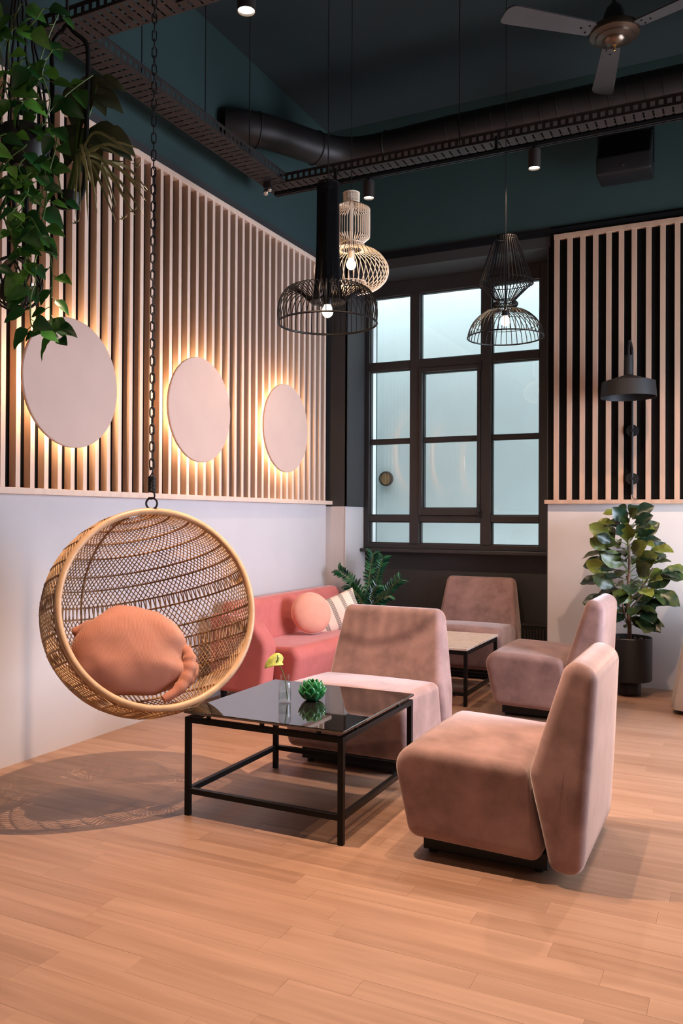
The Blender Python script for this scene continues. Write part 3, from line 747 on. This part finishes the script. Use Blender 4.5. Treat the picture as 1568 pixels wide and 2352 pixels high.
# ================================================================== SOFA AND CUSHIONS
so = thing('sofa', 'coral pink curved sofa against the white wall behind the hanging chair', 'sofa', (.40, 5.9, 0))
bp_ = densify(round_poly([(-.335,.10,.045),(-.19,.10,.045),(-.14,.42,.08),(-.185,.715,.07),(-.335,.73,.06)], 6), .04)
rounded_extrude(bp_, 1.75, .042, lambda x, a, b: (a, x+.13, b), 6, .01).build('backrest', M_coral, so, angle=70)
ap_ = densify(round_poly([(-.30,.10,.04),(.15,.10,.05),(.185,.46,.13),(.05,.63,.16),(-.30,.66,.05)], 8), .03)
rounded_extrude(ap_, .17, .038, lambda x, a, b: (a, x-.845, b), 6, .012).build('armrest', M_coral, so, angle=70)
sp2 = densify(round_poly([(-.20,.12,.05),(.30,.12,.07),(.345,.35,.06),(.30,.425,.07),(-.20,.40,.05)], 6), .04)
def seat_fn(x, a, b): return (a + (.05*math.cos(x/.85*PI/2) if a > 0 else 0), x+.10, b)
rounded_extrude(sp2, 1.68, .045, seat_fn, 6, .01).build('seat', M_coral, so, angle=70)
for xx, yy in ((-.24,-.82),(.14,-.80),(-.24,.85),(.25,.85)):
    MB().lathe([(.02,0),(.026,.12)], 14, (xx,yy,0)).build('foot', M_black, so)

def pillow(name, label, mtl, loc, nrm, up, w, h, thick, roundness, group=None):
    t = tag(bpy.data.objects.new(name, None), label, 'cushion', group)
    n = 22; vs = []; fs = []
    for side in (1, -1):
        for i in range(n+1):
            for j in range(n+1):
                u = i/n*2-1; v = j/n*2-1
                if roundness == 'disc':
                    x = u*math.sqrt(1-v*v/2); y = v*math.sqrt(1-u*u/2); rr = min(1, math.hypot(x, y)); prof = (1-rr**2.6)**.55 if rr < 1 else 0
                else:
                    pinch = 1 - .07*(1-u*u)*abs(v)**3; pin2 = 1 - .07*(1-v*v)*abs(u)**3
                    x = u*pin2; y = v*pinch; prof = ((1-abs(u)**2.4)*(1-abs(v)**2.4))**.5
                wr_ = .06*math.sin(9*math.atan2(y, x+1e-6))*math.hypot(x, y)**3*(1-math.hypot(x,y)) if roundness == 'disc' else .03*math.sin(5*x+3*y)*prof
                vs.append((x*w/2, y*h/2, side*(thick/2*prof + wr_*thick)))
    m_ = (n+1)*(n+1)
    for i in range(n):
        for j in range(n):
            a = i*(n+1)+j
            fs.append((a, a+n+1, a+n+2, a+1)); fs.append((m_+a, m_+a+1, m_+a+n+2, m_+a+n+1))
    me = MB().add(vs, fs).mesh(name, mtl, True, 80)
    bm = bmesh.new(); bm.from_mesh(me); bmesh.ops.remove_doubles(bm, verts=bm.verts, dist=.0008); bm.to_mesh(me); bm.free()
    o = bpy.data.objects.new(name, me); COL.objects.link(o)
    tag(o, label, 'cushion', group)
    bpy.data.objects.remove(t)
    z = Vector(nrm).normalized(); y = Vector(up); y = (y - z*y.dot(z)).normalized(); x = y.cross(z)
    M4 = Matrix.Identity(4)
    for i in range(3): M4[i][0], M4[i][1], M4[i][2], M4[i][3] = x[i], y[i], z[i], loc[i]
    o.matrix_world = M4
    return o
c1 = pillow('round_cushion', 'round blush pink cushion leaning on the coral sofa back', M_pinkc, (.460, 5.88, .585), (.72,-.62,.28), (0,0,1), .335, .335, .15, 'disc')
MB().ring((0,0,0), .166, .004, 40, 6).build('piping', M_pinkc, c1)
def stripe_mat():
    m = mat('striped_linen', (.78,.62,.50), .9, Sheen_Weight=.2); nt = m.node_tree; b = nt.nodes['Principled BSDF']
    tc = nt.nodes.new('ShaderNodeTexCoord'); sx = nt.nodes.new('ShaderNodeSeparateXYZ'); nt.links.new(tc.outputs['Object'], sx.inputs[0])
    def mth(op, a, b2=None):
        n = nt.nodes.new('ShaderNodeMath'); n.operation = op
        for i, q in enumerate((a, b2)):
            if q is None: continue
            if isinstance(q, (int, float)): n.inputs[i].default_value = q
            else: nt.links.new(q, n.inputs[i])
        return n.outputs[0]
    x = mth('ADD', sx.outputs[0], 2.02)
    band = mth('LESS_THAN', mth('MODULO', x, .105), .036)
    fine = mth('LESS_THAN', mth('MODULO', x, .009), .0058)
    dash = mth('LESS_THAN', mth('MODULO', mth('ADD', sx.outputs[1], 2.0), .016), .0135)
    k = mth('MULTIPLY', mth('MULTIPLY', band, fine), dash)
    mx = nt.nodes.new('ShaderNodeMix'); mx.data_type = 'RGBA'; mx.inputs[6].default_value = (.80,.64,.52,1); mx.inputs[7].default_value = (.05,.045,.05,1)
    nt.links.new(k, mx.inputs[0]); nt.links.new(mx.outputs[2], b.inputs['Base Color']); return m
pillow('striped_cushion', 'cream linen cushion with black dashed stripes behind the round cushion', stripe_mat(), (.50, 6.22, .545), (.62,-.75,.30), (-.35,-.12,.93), .48, .30, .13, 'square')

# ================================================================== HANGING CHAIR
HC = Vector((1.046, 3.131, .899)); HR = .4866
n_ = Vector((.8106,-.5228,.2637)).normalized()
Pax = Vector((0,0,1)) - n_*n_.z; Pax = (Pax.normalized()*1.0 + Vector((0,0,1))*-.04 - n_*.06 - _r*.11).normalized(); Pax = (Pax - n_*Pax.dot(n_)*.9).normalized()
E1 = (n_ - Pax*n_.dot(Pax)).normalized(); E2 = Pax.cross(E1)
DR = .353   # plane of the opening, as a share of the radius
hc = thing('hanging_chair', 'round rattan globe chair hanging on a black chain', 'hanging chair', HC - Vector((0,0,HR)))
O = Vector((0,0,HR))
def sph(lat, lon, R=HR):
    s = math.sin(lat) if False else lat
    c = math.sqrt(max(0, 1-s*s)); return (Pax*s + (E1*math.cos(lon) + E2*math.sin(lon))*c)*R
def inside(p): return p.dot(n_)/HR < DR - .004
# rim
rr_ = HR*math.sqrt(1-DR*DR)
a_ = n_.orthogonal().normalized(); b2_ = n_.cross(a_)
rim_pts = [O + n_*HR*DR + (a_*math.cos(2*PI*i/96) + b2_*math.sin(2*PI*i/96))*rr_ for i in range(96)]
MB().tube(rim_pts, .0155, 12, True).build('rim', M_cane, hc)
MB().tube([O + n_*(HR*DR-.028) + (a_*math.cos(2*PI*i/96) + b2_*math.sin(2*PI*i/96))*(rr_+.004) for i in range(96)], .009, 8, True).build('inner_rim', M_hoop, hc)
def runs(pts):
    out = []; cur = []
    for p in pts:
        if inside(p): cur.append(p)
        else:
            if len(cur) > 1: out.append(cur)
            cur = []
    if len(cur) > 1: out.append(cur)
    return out
HOOPS = [.975,.93,.84,.72,.56,.43,.27,.155,-.085,-.225,-.345,-.56,-.675,-.80,-.895,-.965]
STRAIGHT = {4: True, 7: True, 8: False, 10: True, 12: True}
for s in HOOPS:
    pts = [sph(s, PI/8 + 2*PI*i/160, HR+.002) for i in range(161)]
    b = MB()
    for r in runs(pts): b.tube([O+p for p in r], .0048, 6)
    if b.v: b.build('hoop', M_hoop, hc)
for lon in (PI*1.14,):
    b = MB()
    for r in runs([sph(math.sin(PI*(-.49+.98*i/60)), lon, HR-.003) for i in range(61)]): b.tube([O+p for p in r], .0055, 6)
    b.build('stay', M_hoop, hc)
ext = [.995] + HOOPS + [-.995]
NS = 118
for k in range(len(ext)-1):
    s0, s1 = math.asin(ext[k]), math.asin(ext[k+1]); b = MB()
    ns = max(2, int(abs(s1-s0)/.035)+1)
    cmid = math.cos((s0+s1)/2)
    N = max(24, int(NS*min(1, (cmid+.12))))
    straight = k in (7, 10, 13, 15)
    for fam in (1, -1):
        for i in range(N):
            l0 = 2*PI*i/N + (PI/N if fam < 0 else 0)
            sl = (.25*2*PI/N*1.0 if straight else abs(s1-s0)/max(.3, cmid)*.72) * fam
            jit = rnd.uniform(-.004, .004)
            pts = [sph(math.sin(s0+(s1-s0)*q/ns), l0 + sl*q/ns + jit, HR + fam*.0022) for q in range(ns+1)]
            for r in runs(pts): b.tube([O+p for p in r],    .0027 if not straight else .0033, 4, caps=False)
    if b.v:
        o = b.build('wicker_weave', M_rattan, hc, True, 60); o['kind'] = 'stuff'
# ring, spring, chain
top = max(rim_pts, key=lambda p: p.z); tx, ty, tz = top
MB().ring((tx,ty,tz+.036), .026, .0048, 28, 8, (.45,-.9,0)).build('hanging_ring', M_black, hc)
hk = smooth_path([(tx-.018,ty,tz+.064),(tx-.004,ty,tz+.058),(tx+.016,ty,tz+.066),(tx+.014,ty,tz+.088)], 4)
MB().tube(hk, .004, 8).build('lower_hook', M_black, hc)
coil = [(tx+.017*math.cos(2*PI*i/12), ty+.017*math.sin(2*PI*i/12), tz+.088 + .075*i/(12*13)) for i in range(12*13+1)]
MB().tube(coil, .0026, 5).build('spring', M_black, hc)
MB().tube(smooth_path([(tx-.012,ty,tz+.163),(tx,ty,tz+.176),(tx+.004,ty,tz+.196),(tx-.006,ty,tz+.206),(tx-.010,ty,tz+.192)], 4), .0036, 8).build('upper_hook', M_black, hc)
lk = []
for i in range(20):
    a = 2*PI*i/20; lk.append((.0105*math.cos(a), 0, .0155*math.sin(a) + (.010 if math.sin(a) > 0 else -.010)))
lme = MB().tube(lk, .0031, 6, True).mesh('chain_link', M_black)
z = tz + .222; k = 0
while z < CZ - .0 - HC.z + HR:
    inst('chain_link', lme, hc, Matrix.Translation((tx, ty, z)) @ Matrix.Rotation(math.radians(35 + 90*(k % 2) + rnd.uniform(-8,8)), 4, 'Z'))
    z += .0405; k += 1

# the corduroy throw lying in the chair
Rv, Uv = _r, _u
def throw_mesh():
    n, m = 56, 36; vs = []; fs = []
    Xa = (Rv - n_*Rv.dot(n_)).normalized(); Ya = n_.cross(Xa); 
    if Ya.z < 0: Ya = -Ya
    cen = Xa*(-.075) + Ya*(-.205) + n_*(-.015)
    from mathutils import noise
    for i in range(m+1):
        th = PI*i/m
        for k in range(n):
            ph = 2*PI*k/n
            ca, sa = math.cos(ph), math.sin(ph)
            e = lambda q, p_: math.copysign(abs(q)**p_, q)
            x = e(ca,.62)*math.sin(th)**.7; y = e(sa,.62)*math.sin(th)**.7; zz = e(math.cos(th),.75)
            px, py = x*.275, y*.178
            # silhouette: high hump in the middle, low at the left shoulder, rounded right side
            hump = .062*math.exp(-((px+.03)/.10)**2) + .02*math.exp(-((px-.12)/.08)**2) - .045*max(0, -(px+.12)/.15) - .05*max(0,(px-.18)/.1)
            py += hump if y > 0 else 0
            p = cen + Xa*px + Ya*py + n_*(zz*.115)
            q = p*9; d = noise.noise(q*.7)*.020 + noise.noise(q*2.0)*.005
            fold = (.006 + .016*max(0, px+.02)*4)*math.sin(px*16 + py*34 + 3*noise.noise(q*.5))*max(0, min(1, (px+.30)*3))*(1 if zz > 0 else 0)*(.5 if py > 0 else 1)
            dirn = (Xa*x + Ya*y + n_*zz).normalized(); p = p + dirn*(d + fold*.6)
            if p.length > HR-.020: p = p.normalized()*(HR-.020)
            vs.append(tuple(O + p))
    for i in range(m):
        for k in range(n):
            k2 = (k+1) % n; fs.append((i*n+k, i*n+k2, (i+1)*n+k2, (i+1)*n+k))
    return MB().add(vs, fs), Xa, Ya, cen
tm, Xa, Ya, tcen = throw_mesh()
Mt = Matrix.Identity(4)
for i in range(3): Mt[i][0], Mt[i][1], Mt[i][2] = Xa[i], Ya[i], n_[i]
base_t = HC + tcen
Mt.translation = base_t
inv = Mt.inverted() @ Matrix.Translation(HC - Vector((0,0,HR)))
tm.xf(inv)
th_ = thing('corduroy_throw', 'terracotta corduroy throw bundled inside the rattan globe chair', 'throw blanket')
th_.matrix_world = Mt
tm.build('bundle', M_throw, th_, True, 80)
def roll(name, pts, rad, mtl=M_throw):
    P = [tcen + Xa*a + Ya*b + n_*c for a, b, c in pts]
    out = []
    for q in smooth_path([tuple(p) for p in P], 5):
        if q.length > HR-.03: q = q.normalized()*(HR-.03)
        out.append(tuple(O+q))
    N = len(out); rs = [rad*(.45+.55*math.sin(PI*min(.93,max(.10,i/(N-1)))))*(1+.10*math.sin(i*1.7)) for i in range(N)]
    MB().tube(out, rs, 12).xf(inv).build(name, mtl, th_, True, 80)
roll('folded_edge', [(.205,.075,.02),(.255,.03,.06),(.268,-.02,.07),(.255,-.085,.075),(.22,-.15,.085),(.15,-.20,.085)], .036)
roll('folded_edge', [(.285,-.0,.02),(.30,-.04,.05),(.285,-.09,.065),(.26,-.135,.075)], .026)
roll('folded_edge', [(-.26,.085,-.02),(-.19,.115,-.0),(-.10,.118,.02),(-.04,.105,.03)], .035)

# ================================================================== PLANTS
def leaf(L, Wd, shape, curl=.2, fold=.18, wav=0.0, n=8, nv=4):
    """one leaf along +y from its base, upper face +z"""
    b = MB(); vs = []; fs = []
    for i in range(n+1):
        u = i/n
        if shape == 'heart': w = math.sin(PI*u**.62)**.8*(1-.25*u) if 0 < u < 1 else (.18 if u == 0 else 0.0)
        elif shape == 'fiddle': w = (math.sin(PI*u**1.45)**.72*.95 + .30*math.sin(PI*u)) / 1.1 if 0 < u < 1 else (.06 if u == 0 else 0.03)
        elif shape == 'lance': w = math.sin(PI*u**.85)**.8 if 0 < u < 1 else .02
        else: w = (1-u)**.6*min(1, .5+u*3)
        for j in range(nv+1):
            v = j/nv*2-1
            zz = -curl*L*u*u + fold*Wd*abs(v)*w + wav*Wd*math.sin(u*15+v*2)*abs(v)
            vs.append((v*w*Wd/2, L*u, zz))
    for i in range(n):
        for j in range(nv):
            a = i*(nv+1)+j; fs.append((a, a+1, a+nv+2, a+nv+1))
    return b.add(vs, fs)
def rdir(az, el): return Vector((math.cos(az)*math.cos(el), math.sin(az)*math.cos(el), math.sin(el)))

# fiddle-leaf fig
fg = thing('potted_fig', 'leafy fiddle-leaf fig in a black footed pot by the right wall', 'potted plant', (2.80, 6.72, 0))
MB().lathe([(.078,.0),(.086,.006),(.088,.075),(.075,.098),(.06,.105),(.06,.112),(.158,.112),(.166,.120),(.168,.440),(.164,.445),(.158,.440),(.157,.40),(.0,.40)], 44, capb=True, capt=False).build('pot', M_pot, fg)
MB().lathe([(.157,.405),(.08,.418),(0,.420)], 30, capb=False, capt=False).build('soil', M_soil, fg)
pb = MB()
for i in range(40):
    a, r = rnd.random()*2*PI, .145*math.sqrt(rnd.random()); pb.sphere((r*math.cos(a), r*math.sin(a), .421), rnd.uniform(.004,.009), 6, 4)
o = pb.build('pebbles', M_bark, fg); o['kind'] = 'stuff'
tr = smooth_path([(0,0,.40),(.0,.0,.55),(-.015,.0,.75),(.0,.0,.98),(-.01,.0,1.2),(-.02,0,1.36)], 4)
MB().tube(tr, [.017-.010*i/(len(tr)-1) for i in range(len(tr))], 10).build('trunk', M_bark, fg)
for pts in ([(-.012,0,.70),(.10,.0,.84),(.17,.01,.98)], [(0,0,.52),(-.03,-.02,.60),(-.05,-.02,.72)], [(-.01,0,.64),(.07,-.03,.74),(.14,-.05,.84)]):
    MB().tube(smooth_path(pts, 4), .007, 7).build('branch', M_bark, fg)
fl = [leaf(L, Wd, 'fiddle', c, .16, .05, 9, 4).mesh('leaf', M_fig, True, 80) for L, Wd, c in ((.225,.135,.20),(.19,.12,.32),(.235,.13,.08),(.17,.10,.14))]
rf = random.Random(21)
for i in range(104):
    k = i/103; zz = .56 + .84*k
    az = i*2.39996 + rf.uniform(-.3,.3)
    reach = .045 + (.11*math.sin(PI*min(1,(1-k)*1.05+.05)) if k < .92 else .01)
    if rf.random() < .45: reach *= .45
    el = rf.uniform(-.45,.40) + .55*k
    x0, y0 = -.01 + reach*math.cos(az)*1.12, reach*math.sin(az)*.75
    if k < .55 and rf.random() < .3: x0 += .09
    d = rdir(az, el); up = Vector((0,-.35,1)) + Vector((rf.uniform(-.5,.5), rf.uniform(-.5,.1), 0))
    if el > .35: up = Vector((0,-1,.3))
    s = rf.uniform(.75,1.0)*(.8 if k > .85 else 1)
    if y0 + d.y*.2*s > .27: continue
    inst('leaf', fl[i % 4], fg, frame_from((x0, y0, zz), d, up) @ Matrix.Scale(s, 4))
    if i % 2 == 0: MB().tube([(-.01,0,zz-.06),(x0,y0,zz)], .003, 5).build('leaf_stalk', M_stem, fg)
for xx, zz, az, el, s in ((.05,.60,-.6,-.25,1),(-.06,.62,-2.4,-.35,1),(-.12,.70,-2.8,.1,1),(.16,.80,-.3,-.3,1),(.20,.92,.2,.1,.95),(-.13,1.0,3.3,.05,.95)):
    inst('leaf', fl[0], fg, frame_from((xx,-.03,zz), rdir(az,el), (0,-.7,.7)) @ Matrix.Scale(s, 4))

# ZZ plant beside the window recess
zz_ = thing('zz_plant', 'upright glossy zz plant in the corner by the window', 'potted plant', (.50, 7.0, 0))
MB().lathe([(.10,.0),(.115,.01),(.13,.30),(.125,.31),(.118,.30),(.115,.27),(0,.27)], 36, capb=True, capt=False).build('pot', M_pot, zz_)
MB().lathe([(.114,.275),(0,.285)], 26, capb=False, capt=False).build('soil', M_soil, zz_)
zl_ = [leaf(L, .030, 'lance', .12, .25, 0, 6, 2).mesh('leaf', M_zz, True, 80) for L in (.085,.070)]
rz_ = random.Random(4)
for (tip, bend) in (((.03,-.05,1.02),(.05,.02)),((-.30,-.08,.86),(-.08,-.02)),((.30,-.05,.80),(.04,0)),((.09,.05,.98),(.05,.03)),((-.16,-.14,.72),(-.03,-.03)),((.24,-.16,.66),(.05,-.03)),((.14,-.2,.74),(.04,-.05))):
    b0 = Vector((rz_.uniform(-.04,.04), rz_.uniform(-.03,.03), .27)); tp_ = Vector(tip)
    mid = (b0+tp_)/2 + Vector((bend[0]*-.6, bend[1], .10))
    st = smooth_path([tuple(b0), tuple(mid), tuple(tp_)], 12)
    MB().tube(st, [.008-.006*i/(len(st)-1) for i in range(len(st))], 7).build('stem', M_stem, zz_)
    for i in range(6, len(st)):
        d = (st[i]-st[i-1]).normalized(); side = d.cross(Vector((0.35,-.9,.1))).normalized()
        for sg in (1,-1):
            dd = (side*sg*.85 + d*.62 + Vector((0,-.12,.0))*rz_.random()).normalized()
            inst('leaf', zl_[i % 2], zz_, frame_from(st[i], dd, Vector((.1,-1,.45)) + d*.2) @ Matrix.Scale(rz_.uniform(.8,1.05), 4))

# hanging plants, near the camera at the left
HP = Vector((1.574, 1.909, 2.437)); px_ = 1/728.0
def loc_(x, y, dep=0.0):   # picture-plane metres about HP, dep = away from the camera
    return HP + _r*((x-80)*px_) - _u*((y-400)*px_) + _v*dep
pl = thing('hanging_pothos', 'trailing green pothos hanging in a black knotted cord net', 'hanging plant', loc_(60, 330, .0))
B0 = Vector(pl.location)
MB().lathe([(.0,-.08),(.04,-.078),(.065,-.05),(.075,-.0),(.075,.04),(.07,.04),(.066,.0),(.0,-.0)], 30, capb=False, capt=False).build('pot', M_pot, pl)
MB().lathe([(.069,.025),(0,.032)], 24, capb=False, capt=False).build('soil', M_soil, pl)
hook_top = Vector((-.04, 0, CZ - B0.z))
for i in range(6):
    a = 2*PI*i/6; q = Vector((.081*math.cos(a), .081*math.sin(a), .02)); q2 = Vector((.045*math.cos(a+.5), .045*math.sin(a+.5), -.082))
    w = []
    for j in range(25):
        t_ = j/24; p = q.lerp(Vector((-.04,0,.62)), t_); w.append(p + Vector((rnd.uniform(-.002,.002), rnd.uniform(-.002,.002), 0)))
    MB().tube([q2, q] + w, .0042, 5).build('net_cord', M_cord, pl)
MB().tube([(-.04,0,.62), hook_top], .006, 6).build('hanging_cord', M_cord, pl)
MB().tube([(0,0,-.085),(.0,.0,-.30)], .009, 6).build('cord_tail', M_cord, pl)
lp = [leaf(L, Wd, 'heart', c, .14, .02, 8, 4).mesh('leaf', M_poth, True, 80) for L, Wd, c in ((.080,.064,.22),(.066,.052,.12),(.088,.070,.30),(.055,.040,.15))]
rp_ = random.Random(11)
vines = [
    [(60,330),(90,260),(95,170),(120,100),(150,40)], [(60,320),(30,230),(20,120),(0,40)],
    [(60,330),(110,240),(155,190),(200,150)], [(60,330),(20,300),(-20,280),(-60,300)],
    [(70,340),(120,300),(150,340),(140,420)], [(60,340),(100,380),(110,450),(100,520),(95,570)],
    [(70,350),(95,430),(80,520),(110,580),(115,640),(110,700),(112,740),(125,770)],
    [(50,350),(30,420),(20,500),(40,560),(55,600)], [(50,350),(10,400),(-10,470),(0,560),(10,640)],
    [(60,340),(70,420),(60,500),(85,560),(70,620),(80,680)], [(60,330),(40,380),(50,460),(70,530)],
    [(60,320),(90,330),(120,380),(130,440)], [(40,330),(0,340),(-30,380),(-40,460)],
    [(80,290),(60,320),(30,340),(5,370)], [(90,300),(80,350),(50,390),(30,440)], [(40,250),(10,260),(-20,300)], [(70,230),(40,180),(50,110),(80,60)], [(100,350),(60,400),(90,460),(60,520)],
    [(110,300),(130,250),(120,200),(150,160)], [(20,120),(50,90),(90,100),(130,70)], [(40,200),(70,160),(100,190),(140,230)], [(0,240),(30,210),(60,260),(100,270)],
    [(20,420),(60,440),(100,420),(125,460)], [(10,500),(50,540),(90,520),(120,560)], [(30,560),(70,590),(100,650),(95,700),(100,760),(120,775)],
]
for vi, V in enumerate(vines):
    dep = rp_.uniform(-.12,.06) if vi < 13 else -.11
    P = [loc_(x, y, dep*(.3+i/len(V))) - B0 for i, (x, y) in enumerate(V)]
    st = smooth_path([tuple(p) for p in P], 5)
    MB().tube(st, .0022, 5).build('vine', M_stem, pl)
    step = 2
    for i in range(3, len(st), step):
        if rp_.random() < .10: continue
        d = (st[i]-st[i-1]).normalized(); sg = 1 if (i//step) % 2 else -1
        out = (_r*sg*rp_.uniform(.4,1.0) + Vector((0,0,-1))*rp_.uniform(.1,.9) - _v*rp_.uniform(-.2,.5)).normalized()
        up = -_v*rp_.uniform(.5,1.1) + Vector((0,0,1))*rp_.uniform(.2,.9) + _r*rp_.uniform(-.5,.5)
        pos = st[i] + out*.018
        inst('leaf', lp[rp_.randrange(4)], pl, frame_from(pos, out, up) @ Matrix.Scale(rp_.uniform(.62,1.0), 4))
        MB().tube([st[i], pos], .0014, 4).build('leaf_stalk', M_stem, pl)

# glass globe in a knotted net, under the pothos
gl = thing('glass_globe', 'clear glass globe terrarium in a black knotted net below the pothos', 'terrarium', loc_(18, 640, .06))
MB().sphere((0,0,0), .082, 28, 18).build('globe', M_clear, gl)
MB().sphere((0,0,-.028), .060, 18, 12, (1,1,.55)).build('moss', mat('dark_moss', (.02,.03,.012), .95, var=.5, scale=50, bump=.8), gl)
for i in range(8):
    a = 2*PI*i/8
    for sg in (1,-1):
        MB().tube([(.086*math.cos(a+sg*.4*(th+1.2))*math.cos(th), .086*math.sin(a+sg*.4*(th+1.2))*math.cos(th), .086*math.sin(th)) for th in [-1.5+.27*k for k in range(12)]], .0032, 4).build('net_cord', M_cord, gl)
MB().tube([(0,0,.085),(.0,.0,.20),(-.02,0,.33)], .006, 6).build('hanging_cord', M_cord, gl)

# spider plant in a ring hanger
sg_ = thing('hanging_spider_plant', 'striped spider plant and broad olive leaves in a tall black hoop hanger', 'hanging plant', loc_(150, 420, .14))
B1 = Vector(sg_.location)
def L1(x, y, dp=.14): return loc_(x, y, dp) - B1
loop = smooth_path([tuple(L1(x,y)) for x, y in ((108,15),(120,-2),(140,18),(165,40),(171,80),(168,200),(165,320),(158,400),(140,432),(112,440),(90,425),(82,380),(84,200),(84,60),(96,25),(108,15))], 6)
MB().tube(loop, .008, 8).build('hoop_hanger', M_black, sg_)
MB().lathe([(.0,-.002),(.03,-.001),(.036,.012),(.038,.04),(.034,.04),(.032,.03),(0,.03)], 26, tuple(L1(125,435)), None, False, False).build('pot', M_pot, sg_)
ps = L1(140, 330)
MB().tube([tuple(L1(120,-2)), tuple(L1(120,-2) + Vector((0,0,CZ-B1.z-L1(120,-2).z)))], .005, 6).build('hanging_cord', M_cord, sg_)
MB().tube(smooth_path([tuple(L1(125,410)), tuple(L1(135,370)), tuple(L1(148,310))], 4), .012, 8).build('crown', M_stem, sg_)
rs_ = random.Random(5)
blades = [((215,285),(292,290)),((235,320),(300,372)),((210,300),(305,350)),((230,340),(306,392)),((200,330),(285,460)),((180,350),(235,470)),((175,360),(180,485)),((165,350),(168,470)),
          ((215,275),(238,275)),((150,300),(160,270)),((200,340),(262,430)),((190,310),(250,300)),((170,350),(205,430)),((220,350),(290,435)),((150,350),(146,470)),((215,330),(268,345)),((190,345),(215,480)),((225,310),(296,330)),((205,360),(240,450)),((175,330),(195,400)),((240,345),(302,410)),((185,320),(228,420))]
for i, (a, e) in enumerate(blades):
    dp = .14 + rs_.uniform(-.10,.10)
    A, Mi, Z_ = L1(148+rs_.uniform(-8,8), 312+rs_.uniform(-10,25), .14), L1(a[0], a[1]-12, dp), L1(e[0], e[1], dp)
    st = smooth_path([tuple(A), tuple(Mi), tuple(Z_)], 7)
    vs = []; fs = []; N = len(st)
    for k, p in enumerate(st):
        d = (st[min(k+1,N-1)]-st[max(k-1,0)]).normalized(); w = .0052*math.sin(PI*min(.97,(k/(N-1))*.82+.15)); sd = d.cross(-_v).normalized()
        vs += [p+sd*w, p - _v*.002, p-sd*w]
    for k in range(N-1): fs += [(k*3,k*3+1,k*3+4,k*3+3),(k*3+1,k*3+2,k*3+5,k*3+4)]
    MB().add(vs, fs).build('leaf', M_spid, sg_, True, 80)
for e in ((292,338),(286,452),(262,470),(148,480),(296,345)):
    b = MB(); c0 = L1(*e, .12)
    for k in range(7):
        a = 2*PI*k/7; b.add([tuple(c0), tuple(c0+Vector((math.cos(a)*.018, math.sin(a)*.012-.004, math.sin(a)*.016+.006))), tuple(c0+Vector((math.cos(a+.4)*.008, math.sin(a+.4)*.006, math.sin(a+.4)*.008)))], [(0,1,2)])
    b.build('plantlet', M_spid, sg_, False)
ph = [leaf(.155,.115,'heart',.25,.12,.02,9,4).mesh('leaf', M_phil, True, 80)]
for (x, y), dx, dz, s in (((150,130),-.15,-1,1.05),((190,120),.9,-.25,.62),((160,110),.5,-.9,.9),((150,250),.2,-.75,1.15),((165,240),.9,-.5,1.1),((185,150),.8,-.5,.7),((140,230),-.3,-.9,.9),((200,245),.9,-.55,.85)):
    d = (_r*dx + Vector((0,0,dz))*1.0 - _v*.15).normalized()
    inst('leaf', ph[0], sg_, frame_from(L1(x, y, .17), d, -_v + Vector((0,0,.5))) @ Matrix.Scale(s, 4))
    MB().tube([tuple(L1(140,330)), tuple(L1((x+140)/2-4,(y+330)/2,.16)), tuple(L1(x, y, .17))], .003, 5).build('leaf_stalk', M_stem, sg_)

# ================================================================== RADIATOR AND DRAPED TABLE
t = thing('heater', 'low black slotted heater below the window by the white wall', 'heater', (1.93, YW-.12, 0))
MB().box(-.11,.11,-.05,.08,.05,.40).build('casing', M_black, t, False, bevel=.006)
MB().box(-.115,.115,-.055,.085,.40,.415).build('cover_plate', M_dull, t, False)
for i in range(7): MB().box(-.09+i*.027,-.076+i*.027,-.058,-.05,.10,.37).build('fin', M_dull, t, False)
for sx in (-.09,.09): MB().box(sx-.012,sx+.012,-.03,.05,0,.05).build('foot', M_black, t, False)

t = thing('draped_table', 'beige linen-draped round table cut by the right edge', 'table', (3.62, 6.40, 0))
vs = []; fs = []; n = 96; rows_ = [(0,.75,0),(.34,.75,0),(.37,.742,.1),(.385,.70,.3),(.40,.55,.6),(.43,.35,.8),(.465,.15,1),(.485,.03,1)]
for R, z, k in rows_:
    for i in range(n):
        a = 2*PI*i/n; rr2 = R*(1 + .055*k*math.sin(11*a+.6) + .02*k*math.sin(23*a))
        vs.append((rr2*math.cos(a), rr2*math.sin(a), z))
for j in range(len(rows_)-1):
    for i in range(n):
        i2 = (i+1) % n; fs.append((j*n+i, (j+1)*n+i, (j+1)*n+i2, j*n+i2))
MB().add(vs, fs).build('tablecloth', M_linen, t, True, 70)
MB().lathe([(.30,0),(.30,.02),(.04,.04),(.035,.70),(.34,.72),(.34,.745)], 30).build('pedestal', M_dull, t)
